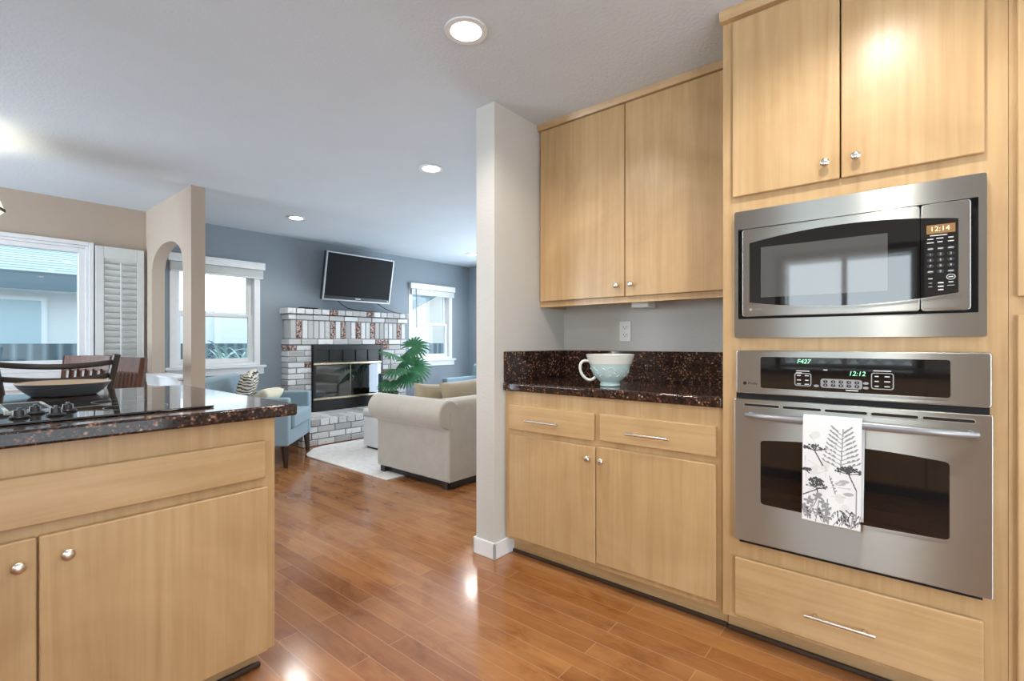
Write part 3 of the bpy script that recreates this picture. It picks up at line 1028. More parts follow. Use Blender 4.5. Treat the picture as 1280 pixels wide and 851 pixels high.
for r_ in range(5):
    for c_ in range(3):
        yy = -0.033 - 0.0235 * c_; zz = 1.443 - 0.0175 * r_
        b_ = G().prism([(yy + 0.0088 * math.cos(2 * math.pi * i / 16), zz + 0.0058 * math.sin(2 * math.pi * i / 16)) for i in range(16)], 0, 1.9735, 1.9747).make('key', 'black', mp_)
        if 1 <= r_ <= 3 or (r_ == 4 and c_ == 1):
            d_ = digits[k] if k < 9 else '0'
            k += 1
            text_mesh('key_digit', d_, 0.0095, 'print', mp_, (1.9733, yy, zz), NY, (0, 0, 1))
        else:
            g = G().box(1.9731, 1.9738, yy - 0.006, yy + 0.006, zz - 0.0013, zz + 0.0013)
            g.make('key_print', 'print', mp_, smooth=False)
G().ring([(-0.080 + 0.0105 * math.cos(2 * math.pi * i / 20), 1.3545 + 0.0085 * math.sin(2 * math.pi * i / 20)) for i in range(20)],
         [(-0.080 + 0.0088 * math.cos(2 * math.pi * i / 20), 1.3545 + 0.0070 * math.sin(2 * math.pi * i / 20)) for i in range(20)], 0, 1.9735, 1.9747).make('start_ring', 'print', mp_)
g = G()
for (yy, zz, wd, hh) in ((-0.080, 1.3545, 0.011, 0.003), (-0.033, 1.352, 0.010, 0.003), (-0.033, 1.338, 0.008, 0.0015), (-0.057, 1.338, 0.013, 0.004), (-0.080, 1.339, 0.011, 0.003), (-0.033, 1.327, 0.009, 0.0015), (-0.057, 1.327, 0.013, 0.004), (-0.080, 1.329, 0.016, 0.0012), (-0.057, 1.317, 0.012, 0.004)):
    G().box(1.9738, 1.9747, yy - wd / 2, yy + wd / 2, zz - hh / 2, zz + hh / 2).make('key_print', 'print', mp_, smooth=False)


def badge(parent, x, y, z, s, col):
    G().prism([(y + 0.0062 * s * math.cos(2 * math.pi * i / 20), z + 0.0062 * s * math.sin(2 * math.pi * i / 20)) for i in range(20)], 0, x - 0.0006, x + 0.0006).make('badge', col, parent, smooth=False)
    text_mesh('badge_lettering', 'Profile', 0.0125 * s, col, parent, (x - 0.0003, y - 0.010 * s, z), NY, (0, 0, 1), align='LEFT', shear=0.25)


badge(md, 1.9778, 0.478, 1.2795, 0.85, 'greyplastic')

# ------------------------------------------------------------------ wall oven
ov = thing('wall_oven', 'built-in stainless wall oven with a tea towel hanging on its handle', 'oven', (2.2, 0.18, 0.413))
G().box(2.006, 2.45, -0.14, 0.525, 0.415, 1.115).make('housing', 'darkgap', ov, smooth=False)
cp = G().prism(rrect(-0.1695, 0.529, 0.965, 1.1265, 0.010, 4), 0, 1.972, 2.008, bev=0.005).make('control_panel', 'steel', ov)
G().prism(rrect(-0.079, 0.443, 0.9885, 1.1035, 0.008), 0, 1.9695, 1.973).make('control_glass', 'blackglass', cp, smooth=False)
G().ring(rrect(-0.0825, 0.4465, 0.985, 1.107, 0.010), rrect(-0.079, 0.443, 0.9885, 1.1035, 0.008), 0, 1.9690, 1.973).make('glass_bezel', 'steel', cp)
XK = 1.9690
text_mesh('clock_digits', '12:12', 0.021, 'green_led', cp, (XK, 0.152, 1.052), NY, (0, 0, 1), shear=0.2)
text_mesh('temperature_digits', 'F427', 0.021, 'green_led', cp, (XK, 0.305, 1.089), NY, (0, 0, 1), shear=0.2)
for (ya_, yb_, za_, zb_) in ((0.281, 0.333, 1.003, 1.049), (0.137, 0.254, 1.001, 1.032), (0.055, 0.114, 1.004, 1.058)):
    G().ring(rrect(ya_, yb_, za_, zb_, 0.008), rrect(ya_ + 0.003, yb_ - 0.003, za_ + 0.003, zb_ - 0.003, 0.006), 0, XK, XK + 0.001).make('keypad_outline', 'greyplastic', cp, smooth=False)
nums = '1234567890'
G().prism(rrect(0.140, 0.251, 1.004, 1.029, 0.006), 0, XK + 0.0004, XK + 0.001).make('keypad', 'greyplastic', cp, smooth=False)
for i in range(10):
    yy = 0.240 - 0.0222 * (i % 5); zz = 1.0227 - 0.0125 * (i // 5)
    kk = G().prism([(yy + 0.0066 * math.cos(2 * math.pi * q / 16), zz + 0.0052 * math.sin(2 * math.pi * q / 16)) for q in range(16)], 0, XK - 0.0005, XK + 0.0005).make('key', 'black', cp)
    text_mesh('key_digit', nums[i], 0.0085, 'print', cp, (XK - 0.0007, yy, zz), NY, (0, 0, 1))
for yy, zz in ((0.2665, 1.006), (0.1275, 1.022), (0.1275, 1.007)):
    G().prism([(yy + 0.008 * math.cos(2 * math.pi * q / 16), zz + 0.0045 * math.sin(2 * math.pi * q / 16)) for q in range(16)], 0, XK - 0.0002, XK + 0.0005).make('key', 'greyplastic', cp)
g = G()
for (yy, zz, wd) in ((0.319, 1.040, 0.012), (0.295, 1.040, 0.012), (0.319, 1.024, 0.012), (0.295, 1.024, 0.010), (0.319, 1.010, 0.012), (0.295, 1.010, 0.013),
                     (0.307, 1.056, 0.040), (0.319, 1.049, 0.018), (0.085, 1.064, 0.046), (0.099, 1.046, 0.010), (0.072, 1.046, 0.013), (0.099, 1.030, 0.011), (0.072, 1.030, 0.015), (0.099, 1.014, 0.010), (0.072, 1.014, 0.014), (0.240, 1.062, 0.012), (0.165, 0.996, 0.035)):
    G().box(XK - 0.0003, XK + 0.0005, yy - wd / 2, yy + wd / 2, zz - 0.0017, zz + 0.0017).make('key_print', 'print', cp, smooth=False)
badge(cp, 1.9718, 0.497, 1.0035, 1.0, 'black')
# door with arched window
G().box(1.985, 2.006, -0.165, 0.525, 0.945, 0.967).make('vent_gap', 'darkgap', ov, smooth=False)
od = G().prism(rrect(-0.172, 0.535, 0.409, 0.945, 0.006, 3), 0, 1.972, 2.008, bev=0.004).make('door', 'steel', ov)


def oven_win(e, r, n=12):
    P = []
    ya_, yb_, zb_, zt_, bow = -0.077 - e, 0.443 + e, 0.560 - e, 0.795 + e, 0.014
    P += [(ya_, zb_ + r), (ya_ + r * .3, zb_ + r * .3)]
    P += [(ya_ + r + (yb_ - ya_ - 2 * r) * i / n, zb_ + 0.0 - 0.004 * (1 - (2 * i / n - 1) ** 2)) for i in range(n + 1)]
    P += [(yb_ - r * .3, zb_ + r * .3), (yb_, zb_ + r), (yb_, zt_ - r), (yb_ - r * .3, zt_ - r * .3)]
    P += [(yb_ - r - (yb_ - ya_ - 2 * r) * i / n, zt_ + bow * (1 - (2 * i / n - 1) ** 2)) for i in range(n + 1)]
    P += [(ya_ + r * .3, zt_ - r * .3), (ya_, zt_ - r)]
    return P


G().prism(oven_win(0, 0.010), 0, 1.9695, 1.973).make('door_glass', 'blackglass', od, smooth=False)
G().ring(oven_win(0.004, 0.012), oven_win(0, 0.010), 0, 1.9690, 1.973).make('glass_bezel', 'steel', od)
for i in range(5):
    ya_ = -0.139 + 0.1286 * i + 0.006
    s = G().prism(rrect(ya_, ya_ + 0.118, 0.9185, 0.9275, 0.0044, 4), 0, 1.9714, 1.9735).make('vent_slot', 'darkgap', od, smooth=False)
    G().ring(rrect(ya_ - 0.002, ya_ + 0.120, 0.9165, 0.9295, 0.006, 4), rrect(ya_, ya_ + 0.118, 0.9185, 0.9275, 0.0044, 4), 0, 1.9705, 1.9735).make('slot_rim', 'nickel', s)
g = G()
P = []; RR = []
for i in range(25):
    s = i / 24 * 2 - 1
    P.append((1.925 + 0.040 * abs(s) ** 5, 0.176 + 0.316 * s, 0.889 - 0.004 * s * s)); RR.append(0.0135 * (1 - 0.45 * abs(s) ** 3))
g.tube(P, RR, 14, flat=(0.85, 1.0))
for s in (-1, 1):
    g.tube([(1.962, 0.176 + 0.300 * s, 0.886), (1.975, 0.176 + 0.300 * s, 0.886)], [0.008, 0.011], 12)
g.make('handle', 'silver', od)
G().box(1.985, 2.006, -0.150, 0.520, 0.398, 0.409).make('lower_gap', 'darkgap', ov, smooth=False)

# ------------------------------------------------------------------ tea towel on the oven handle
NXT, NYT = 96, 200


def towel_print(nx, ny):
    """grey botanical print, u across (0 left as seen), v up from the hem"""
    img = np.full((ny, nx, 3), 0.80)
    img[:, :, 2] *= 1.01
    Y, X = np.mgrid[0:ny, 0:nx]
    U = (X + 0.5) / nx; V = (Y + 0.5) / ny * 2.08       # both in towel widths

    def seg(p, q, w, c):
        p = np.array(p); q = np.array(q); d = q - p
        L = max((d ** 2).sum(), 1e-9)
        t = np.clip(((U - p[0]) * d[0] + (V - p[1]) * d[1]) / L, 0, 1)
        D = np.hypot(U - p[0] - t * d[0], V - p[1] - t * d[1])
        img[D < w] = c

    def blob(p, a, b, ang, c):
        du, dv = U - p[0], V - p[1]
        x = du * math.cos(ang) + dv * math.sin(ang); y = -du * math.sin(ang) + dv * math.cos(ang)
        img[(x / a) ** 2 + (y / b) ** 2 < 1] = c
    rr = random.Random(3)
    lt, md_, dk = (0.62, 0.62, 0.61), (0.30, 0.30, 0.31), (0.085, 0.085, 0.09)
    for p in ((0.22, 1.78), (0.4, 1.2), (0.2, 1.05), (0.65, 0.55), (0.75, 0.35)):
        blob(p, 0.10, 0.075, rr.uniform(0, 3), (0.72, 0.72, 0.70))
    # tall sprig top right
    seg((0.66, 1.05), (0.70, 1.95), 0.010, md_)
    for k in range(9):
        v = 1.15 + 0.085 * k
        for s in (-1, 1):
            e = (0.67 + s * (0.30 - 0.018 * k), v + 0.14)
            seg((0.67, v), e, 0.008, md_)
            for j in (0.45, 0.7, 1.0):
                blob((0.67 + (e[0] - 0.67) * j, v + 0.14 * j + 0.018), 0.036, 0.015, s * 0.7, md_)
    # flower heads

    def umbel(c, r, stem_to, col):
        seg(c, stem_to, 0.011, col)
        for k in range(26):
            a = rr.uniform(0.15, math.pi - 0.15); q = rr.uniform(0.5, 1.0) * r
            e = (c[0] + math.cos(a) * q, c[1] + 0.02 + math.sin(a) * q * 0.55)
            seg(c, e, 0.005, col)
            blob(e, 0.026, 0.016, rr.uniform(0, 3), col)
    umbel((0.22, 1.46), 0.21, (0.36, 1.18), dk)
    umbel((0.80, 1.06), 0.24, (0.93, 0.75), dk); umbel((0.80, 1.10), 0.20, (0.82, 1.0), dk)
    seg((0.93, 0.75), (0.92, 0.05), 0.010, md_)
    umbel((0.28, 0.68), 0.22, (0.02, 0.52), dk)
    umbel((0.24, 0.80), 0.16, (0.28, 0.6), dk)
    seg((0.05, 1.35), (0.07, 0.7), 0.007, lt); seg((0.1, 1.25), (0.35, 1.1), 0.006, lt)
    umbel((0.08, 1.02), 0.08, (0.12, 0.98), dk)
    for k in range(5):
        blob((0.50 + 0.02 * k, 0.92 - 0.06 * k), 0.03, 0.014, 0.9, md_)
    seg((0.48, 0.98), (0.58, 0.62), 0.008, md_)
    for p in ((0.12, 0.42), (0.28, 0.52), (0.38, 0.40), (0.05, 0.25), (0.12, 0.14), (0.33, 0.22), (0.45, 0.28), (0.42, 0.12)):
        for k in range(5):
            a = k * 1.257 + rr.uniform(0, 1)
            blob((p[0] + 0.05 * math.cos(a), p[1] + 0.05 * math.sin(a)), 0.048, 0.026, a, md_)
    for p in ((0.66, 0.85), (0.72, 0.90), (0.80, 0.66)):
        blob(p, 0.09, 0.035, 0.1, (0.45, 0.45, 0.45))
    # twigs bottom right
    for k in range(16):
        a = rr.uniform(0.2, 2.9); p = (0.62 + rr.uniform(0, 0.3), rr.uniform(0.02, 0.22))
        e = (p[0] + 0.16 * math.cos(a), p[1] + 0.16 * math.sin(a))
        seg(p, e, 0.007, dk)
        blob(e, 0.03, 0.013, a, dk)
    for k in range(10):
        p = (0.05 + 0.1 * k, rr.uniform(0.0, 0.12)); a = rr.uniform(0.9, 2.2)
        seg(p, (p[0] + 0.22 * math.cos(a), p[1] + 0.22 * math.sin(a)), 0.008, md_)
        for j in (0.4, 0.7, 1.0):
            blob((p[0] + 0.22 * j * math.cos(a) + 0.02, p[1] + 0.22 * j * math.sin(a)), 0.034, 0.016, a + 0.7, dk if k % 2 else md_)
    for k in range(9):
        p = (rr.uniform(0.1, 0.95), rr.uniform(0.5, 1.7)); a = rr.uniform(0, 3)
        seg(p, (p[0] + 0.2 * math.cos(a), p[1] + 0.2 * math.sin(a)), 0.006, lt)
        blob((p[0] + 0.2 * math.cos(a), p[1] + 0.2 * math.sin(a)), 0.04, 0.018, a, lt)
    for p, q in (((0.2, 0.3), (0.32, 0.6)), ((0.1, 0.05), (0.2, 0.4)), ((0.25, 0.02), (0.30, 0.45)), ((0.47, 0.02), (0.45, 0.5))):
        seg(p, q, 0.010, md_)
    return img


tw = thing('tea_towel', 'white tea towel printed with grey wildflowers, hanging over the oven handle', 'towel', (1.925, 0.217, 0.89))
img = towel_print(NXT, NYT)
# front panel hangs at x=1.908, curls over the bar and drops behind it
path = []
zt, zb = 0.893, 0.556
for j in range(NYT):
    path.append((1.906 + 0.0025 * math.sin(j * 0.03), zb + (zt - zb) * j / (NYT - 1)))
over = [(1.9255 - 0.0195 * math.cos(R(180 * q / 10)), 0.893 + 0.0175 * math.sin(R(180 * q / 10))) for q in range(1, 11)]
back = [(1.945, 0.893 - (0.893 - 0.572) * q / 20) for q in range(1, 21)]
full = path + over + back
V = []; Fc = []; cols = []
ny_ = len(full)
for j, (x, z) in enumerate(full):
    for i in range(NXT + 1):
        s = i / NXT
        yl, yr = 0.2965 + 0.004 * (1 - min(1, (z - zb) / (zt - zb))), 0.1335 + 0.004 * (1 - min(1, (z - zb) / (zt - zb)))
        if j >= NYT + 10:
            yr -= 0.005; yl -= 0.005
        y = yl + (yr - yl) * s
        wob = 0.0022 * math.sin(9 * s + 1.0) * (1 - max(0, (z - zb) / (zt - zb)))
        V.append((x + (wob if j < NYT else 0), y, z - (0.004 * s if j < 20 else 0)))
for j in range(ny_ - 1):
    for i in range(NXT):
        a = j * (NXT + 1) + i
        Fc.append((a, a + 1, a + NXT + 2, a + NXT + 1))
        cols.append(tuple(img[j, i]) if j < NYT else (0.80, 0.80, 0.81))
me = bpy.data.meshes.new('cloth')
me.from_pydata(V, [], Fc)
ca = me.color_attributes.new('print', 'FLOAT_COLOR', 'CORNER')
arr = np.repeat(np.array(cols), 4, axis=0)
arr = np.concatenate([arr, np.ones((len(arr), 1))], axis=1).astype(np.float32)
ca.data.foreach_set('color', arr.ravel())
me.materials.append(M['towel'])
me.transform(W[tw].inverted())
for p in me.polygons: p.use_smooth = True
cl = bpy.data.objects.new('cloth', me); COL.objects.link(cl); cl.parent = tw
sm = cl.modifiers.new('thick', 'SOLIDIFY'); sm.thickness = 0.002; sm.offset = 0

# ------------------------------------------------------------------ island
isl = thing('island_cabinet', 'maple kitchen island cabinet with a false drawer front over doors', 'cabinet', (0.0, 2.2, 0))
IY = 1.730
g = G()
g.box(0.744, 0.781, IY, IY + 0.02, 0.095, 0.895)
g.box(0.165, 0.195, IY, IY + 0.02, 0.112, 0.655)
g.box(-0.60, 0.744, IY, IY + 0.02, 0.815, 0.895); g.box(-0.60, 0.744, IY, IY + 0.02, 0.655, 0.70); g.box(-0.60, 0.744, IY, IY + 0.02, 0.095, 0.112)
g.box(-0.60, 0.744, IY + 0.005, IY + 0.02, 0.70, 0.815)
g.box(0.765, 0.781, IY + 0.02, 2.62, 0.095, 0.895)
g.box(-0.60, 0.765, 2.60, 2.62, 0.095, 0.895); g.box(-0.60, 0.765, IY + 0.02, 2.60, 0.095, 0.11)
g.box(-0.615, -0.60, IY, 2.62, 0.095, 0.895)
g.make('carcass', 'maple_v', isl)
g = G()
g.box(-0.60, 0.745, 1.815, 1.83, 0.0, 0.095); g.box(0.735, 0.75, 1.83, 2.58, 0, 0.095)
g.make('toe_kick', 'maple_x', isl)
g = G()
g.box(-0.60, 0.765, 1.798, 1.8145, 0.0, 0.020, bev=0.006)
g.make('shoe_molding', 'toe', isl)
ID = IY - 0.0195


def door_y(parent, name, x0, x1, z0, z1, mat):
    return G().box(x0, x1, ID, ID + 0.019, z0, z1, bev=0.0045, seg=3).make(name, mat, parent)


door_y(isl, 'drawer_front', -0.58, 0.744, 0.694, 0.821, 'maple_x')
dd = door_y(isl, 'door', 0.1835, 0.752, 0.100, 0.663, 'maple_v'); knob(dd, (0.236, ID, 0.606), (0, -1, 0))
dd = door_y(isl, 'door', -0.385, 0.1795, 0.100, 0.663, 'maple_v'); knob(dd, (0.145, ID, 0.603), (0, -1, 0))

it = G()
it.box(-0.70, 0.845, 1.690, 2.895, 0.898, 0.940, bev=0.008, seg=4)
tag(it.make('granite_countertop', 'granite', at=(0.07, 2.3, 0.90)), 'dark speckled granite island countertop carrying the cooktop and the grey bowl', 'countertop')

# cooktop
ck = thing('cooktop', 'black glass downdraft cooktop set in the granite island', 'cooktop', (0.2, 2.1, 0.9405))
G().box(-0.22, 0.615, 1.80, 2.34, 0.9403, 0.9475, bev=0.003).make('glass_top', 'blackglass', ck)
vg = G().ring(rrect(0.148, 0.256, 2.055, 2.33, 0.006), rrect(0.158, 0.246, 2.065, 2.32, 0.004), 2, 0.9476, 0.953).make('vent_frame', 'steel', ck)
g = G()
for i in range(14):
    y = 2.072 + 0.0185 * i
    g.box(0.160, 0.244, y, y + 0.007, 0.9477, 0.9515)
g.make('vent_grille', 'black', vg)
for p in ((0.165, 1.905), (0.238, 1.893), (0.205, 1.985), (0.275, 1.975)):
    prof = [(0.0, 0), (0.021, 0), (0.022, 0.003), (0.019, 0.006), (0.014, 0.008), (0.013, 0.020), (0.0125, 0.022), (0.0, 0.0225)]
    g = G().lathe(prof, (p[0], p[1], 0.9478), n=20)
    g.box(p[0] - 0.0045, p[0] + 0.0045, p[1] - 0.013, p[1] + 0.013, 0.966, 0.976, bev=0.002)
    g.make('knob', 'black', ck)
for (px, py, r) in ((0.44, 1.96, 0.085), (0.44, 2.19, 0.075)):
    G().ring([(px + r * math.cos(2 * math.pi * i / 40), py + r * math.sin(2 * math.pi * i / 40)) for i in range(40)],
             [(px + (r - 0.002) * math.cos(2 * math.pi * i / 40), py + (r - 0.002) * math.sin(2 * math.pi * i / 40)) for i in range(40)], 2, 0.9474, 0.9477).make('burner_ring', 'greyplastic', ck, smooth=False)

# bowl at the back of the island
bw = thing('serving_bowl', 'wide shallow grey bowl with a tan inside at the back of the island', 'bowl', (0.365, 2.69, 0.9405))
bx, by, bz = 0.365, 2.69, 0.9402
G().lathe([(0.0, 0), (0.098, 0), (0.106, 0.005), (0.122, 0.020), (0.138, 0.037), (0.1465, 0.050), (0.149, 0.0525)], (bx, by, bz), n=48).make('outside', 'bowl_out', bw)
G().lathe([(0.149, 0.0525), (0.148, 0.0550), (0.144, 0.0542), (0.130, 0.041), (0.112, 0.024), (0.09, 0.012), (0, 0.010)], (bx, by, bz), n=48).make('inside', 'bowl_in', bw)

# cabinets across the aisle from the ovens (they show in the oven glass)
wc = thing('base_cabinet', 'maple base cabinet run across from the ovens, seen reflected in the oven glass', 'cabinet', (-1.0, 0.3, 0))
g = G()
g.box(-1.295, -0.67, -1.2, 1.66, 0.09, 0.895)
g.make('carcass', 'maple_v', wc)
G().box(-1.295, -0.74, -1.2, 1.66, 0.0, 0.0895).make('toe_kick', 'toe', wc)
for k in range(5):
    ya_ = -1.18 + 0.565 * k
    dd = G().box(-0.6695, -0.65, ya_ + 0.004, ya_ + 0.555, 0.105, 0.66, bev=0.0045).make('door', 'maple_v', wc)
    knob(dd, (-0.65, ya_ + (0.05 if k % 2 else 0.51), 0.60), (1, 0, 0))
    G().box(-0.6695, -0.65, ya_ + 0.004, ya_ + 0.555, 0.69, 0.82, bev=0.0045).make('drawer', 'maple_y', wc)
tag(G().box(-1.296, -0.63, -1.22, 1.675, 0.898, 0.94, bev=0.012, seg=4).make('granite_worktop', 'granite', at=(-1.0, 0.2, 0.9)), 'granite worktop under the kitchen window across from the ovens', 'worktop')

# ------------------------------------------------------------------ ceiling lights


def can_light(x, y, label, watts=CAN_SPOT):
    o = thing('recessed_light', label, 'ceiling light', (x, y, H), group='recessed ceiling lights')
    G().ring([(x + 0.088 * math.cos(2 * math.pi * i / 40), y + 0.088 * math.sin(2 * math.pi * i / 40)) for i in range(40)],
             [(x + 0.064 * math.cos(2 * math.pi * i / 40), y + 0.064 * math.sin(2 * math.pi * i / 40)) for i in range(40)], 2, H - 0.007, H - 0.0005).make('trim_ring', 'white', o)
    G().lathe([(0.0, 0.0), (0.064, 0.0), (0.064, 0.003), (0, 0.003)], (x, y, H - 0.0055), n=36).make('lens', 'lens', o, smooth=False)
    d = bpy.data.lights.new('can_bulb', 'SPOT')
    d.energy = watts; d.color = CAN_COL; d.spot_size = R(150); d.spot_blend = 0.6; d.shadow_soft_size = 0.06
    lo = bpy.data.objects.new('can_bulb', d); COL.objects.link(lo)
    lo.parent = o; lo.location = (0, 0, -0.02)
    W[lo] = W[o]


can_light(1.425, 1.43, 'largest ceiling light, in the kitchen in front of the stub wall')
can_light(2.385, 2.756, 'ceiling light beside the top of the stub wall, over the sofa back')
can_light(2.44, 4.92, 'ceiling light nearest the slate blue fireplace wall, left of the television')
can_light(5.08, 4.98, 'farthest ceiling light, half hidden at the left edge of the stub wall')
for (x, y, w_) in ((1.42, 0.10, 32), (1.42, -1.3, 32), (0.1, 1.58, 52), (0.1, -1.2, 9), (4.6, 3.2, 32)):  # first one placed from the door highlights; the rest are added fill
    can_light(x, y, 'unseen extra recessed ceiling light filling the room', w_)

# ------------------------------------------------------------------ television, fireplace


def TVM():
    ang = R(-11)
    return Matrix.Translation((3.68, 5.70, 2.005)) @ Matrix.Rotation(R(0), 4, 'Z') @ Matrix.Rotation(-ang, 4, 'X')


tv = thing('television', 'flat black television tilted down on the slate blue wall above the fireplace', 'television', (3.68, 5.70, 1.70))
T = TVM()
g = G(); g.box(-0.505, 0.505, -0.02, 0.035, -0.305, 0.305, bev=0.006, mat=T); g.make('back_shell', 'black', tv)
g = G()
for (a_, b_, c_, d_) in ((-0.507, -0.487, -0.305, 0.307), (0.487, 0.507, -0.305, 0.307), (-0.487, 0.487, 0.290, 0.307), (-0.487, 0.487, -0.307, -0.288)):
    g.box(a_, b_, -0.034, -0.018, c_, d_, bev=0.002, mat=T)
g.make('bezel', 'silver', tv)
g = G(); g.box(-0.487, 0.487, -0.030, -0.019, -0.288, -0.250, mat=T); g.make('speaker_strip', 'black', tv)
g = G(); g.box(-0.487, 0.487, -0.028, -0.019, -0.250, 0.290, mat=T); g.make('screen', 'screen', tv)
g = G(); g.box(-0.04, 0.04, -0.0315, -0.0295, -0.275, -0.262, mat=T); g.make('badge', 'silver', tv)
g = G(); g.lathe([(0, 0), (0.010, 0), (0.010, 0.002), (0, 0.002)], T @ Vector((0.470, -0.030, -0.272)), T.to_3x3() @ Vector((0, -1, 0)), 16); g.make('indicator', 'white', tv)
g = G(); g.box(-0.12, 0.12, 0.036, 0.07, -0.12, 0.12, mat=T); g.tube([T @ Vector((0, 0.06, 0)), (3.68, 5.80, 1.98), (3.68, 5.895, 1.96)], 0.025); g.box(3.58, 3.78, 5.885, 5.899, 1.80, 2.12)
g.make('wall_bracket', 'black', tv)

fp = thing('fireplace', 'whitewashed brick fireplace with a raised hearth and glass doors', 'fireplace', (3.6, 5.6, 0))
FY = 5.72
BX0, BX1 = 3.04, 4.055
bL, bR = 2.735, 4.475


def bricks(courses, front, gap=0.010):
    """courses: list of (z0, z1, x0, x1, brick length, offset, front y, back y, reds)"""
    g = G()
    for (z0, z1, x0, x1, L, off, yf, yb_, reds) in courses:
        x = x0 - off
        k = 0
        while x < x1 - 0.001:
            a_, b_ = max(x, x0), min(x + L, x1)
            if b_ - a_ > 0.02:
                jy = random.uniform(-0.003, 0.003)
                g.box(a_ + gap / 2, b_ - gap / 2, yf + jy, yb_, z0 + gap / 2, z1 - gap / 2, m=1 if k in reds else 0, bev=0.004, seg=1)
            x += L; k += 1
    return g


C = []
yb_ = 5.897
# side piers, courses of stretchers
zc = [0.30 + 0.0685 * i for i in range(13)]
for i in range(12):
    z0 = 0.30 + 0.0691 * i; z1 = z0 + 0.0691
    off = 0.105 if i % 2 else 0
    C.append((z0, z1, bL, BX0 - 0.005, 0.21, off, FY, yb_, {0} if i == 11 else ({1} if i in (8, ) else set())))
    C.append((z0, z1, BX1 + 0.005, bR, 0.21, off, FY, yb_, {0} if i in (11, 6) else set()))
C.append((1.130, 1.205, bL, bR, 0.21, 0.05, FY - 0.012, yb_, {6}))
C.append((1.205, 1.432, bL + 0.03, bR - 0.01, 0.0735, 0.0, FY, yb_, {1, 7, 9, 12, 15, 21}))
C.append((1.432, 1.500, bL, bR + 0.015, 0.21, 0.11, FY - 0.015, yb_, set()))
C.append((1.500, 1.575, bL - 0.02, bR + 0.035, 0.108, 0.0, FY - 0.035, yb_, {5, 10}))
bricks(C, FY).make('brick_face', ['brick', 'redbrick'], fp)
g = G()
g.box(bL + 0.025, BX0 - 0.006, FY + 0.006, 5.895, 0.02, 1.132); g.box(BX1 + 0.006, bR - 0.025, FY + 0.006, 5.895, 0.02, 1.132); g.box(bL + 0.045, bR - 0.035, FY + 0.006, 5.895, 1.134, 1.50); g.box(bL + 0.01, bR + 0.005, FY - 0.02, 5.895, 1.505, 1.570)
g.make('mortar_core', 'mortar', fp, smooth=False)
# hearth: brick front, brick top
hL, hR, hF, hT = 2.63, 4.75, 5.165, 0.30
hb = []
for i in range(4):
    z0 = 0.0 + 0.0735 * i
    if i < 3:
        hb.append((z0, z0 + 0.0735, hL, hR, 0.21, 0.105 if i % 2 else 0.03, hF, hF + 0.10, set()))
    else:
        hb.append((z0, hT + 0.004, hL, hR, 0.112, 0.02, hF - 0.008, hF + 0.20, set()))
he = bricks(hb, hF)
x = hL
while x < hR - 0.05:
    for ya_ in (hF + 0.205, ):
        he.box(x + 0.005, min(x + 0.105, hR) - 0.0, ya_, 5.715, 0.23, hT + random.uniform(-0.002, 0.002), bev=0.004, seg=1)
    x += 0.110
he.make('hearth_bricks', ['brick', 'redbrick'], fp)
G().box(hL + 0.006, hR - 0.006, hF + 0.006, 5.72, 0.005, hT - 0.008).make('hearth_core', 'mortar', fp, smooth=False)
# firebox
fb = G()
fb.box(BX0 + 0.02, BX1 - 0.02, 5.87, 5.895, 0.31, 1.12)
fb.make('firebox_back', 'firebrick', fp, smooth=False)
zf = 0.302
g = G()
g.box(BX0, BX0 + 0.035, FY - 0.028, FY + 0.02, zf, 1.128, bev=0.003); g.box(BX1 - 0.035, BX1, FY - 0.028, FY + 0.02, zf, 1.128, bev=0.003)
g.box(BX0 + 0.03, BX1 - 0.03, FY - 0.024, FY + 0.02, 1.065, 1.128, bev=0.003)
g.box(BX0 + 0.03, BX1 - 0.03, FY - 0.006, FY + 0.02, 0.90, 1.07)
g.box(BX0 + 0.03, BX1 - 0.03, FY - 0.024, FY + 0.02, zf, 0.445, bev=0.003)
for i in range(6):
    x = BX0 + 0.035 + (BX1 - BX0 - 0.08) * i / 5
    g.box(x, x + 0.012, FY - 0.02, FY - 0.004, 0.91, 1.066)
g.box(BX0 + 0.03, BX1 - 0.03, FY - 0.02, FY - 0.004, 0.905, 0.92)
g.make('metal_surround', 'black', fp)
g = G()
g.box(BX0 + 0.002, BX1 - 0.03, FY - 0.034, FY - 0.024, 0.880, 0.905, bev=0.003)
g.box(BX0 + 0.002, BX1 - 0.03, FY - 0.034, FY - 0.024, 0.445, 0.470, bev=0.003)
xm = (BX0 + BX1) / 2
g.box(xm - 0.003, xm + 0.003, FY - 0.031, FY - 0.022, 0.47, 0.872)
g.make('brass_trim', 'brass', fp)
for (a_, b_) in ((BX0 + 0.035, xm - 0.006), (xm + 0.006, BX1 - 0.035)):
    G().box(a_, b_, FY - 0.026, FY - 0.021, 0.470, 0.872).make('glass_door', 'fireglass', fp, smooth=False)

o = G().box(2.90, 3.11, 5.71, 5.80, 1.576, 1.588, bev=0.004).make('media_box', 'black', at=(3.0, 5.75, 1.576))
tag(o, 'thin flat black device lying on the left end of the brick mantel', 'device')
P0 = [(3.42, 5.78, 1.70), (3.47, 5.77, 1.655), (3.55, 5.76, 1.612), (3.68, 5.76, 1.588), (3.85, 5.76, 1.5785), (4.02, 5.76, 1.5785)]
tag(G().tube(P0, 0.0055, 8).make('cable', 'black', at=(3.42, 5.78, 1.70)), 'black cable drooping from the middle of the television to the mantel', 'cable')
P0 = [(4.02, 5.78, 1.70), (4.10, 5.77, 1.655), (4.20, 5.76, 1.612), (4.32, 5.76, 1.586), (4.44, 5.77, 1.5785)]
tag(G().tube(P0, 0.0055, 8).make('cable', 'black', at=(4.02, 5.78, 1.70)), "black cable drooping from the television's right end to the mantel", 'cable')

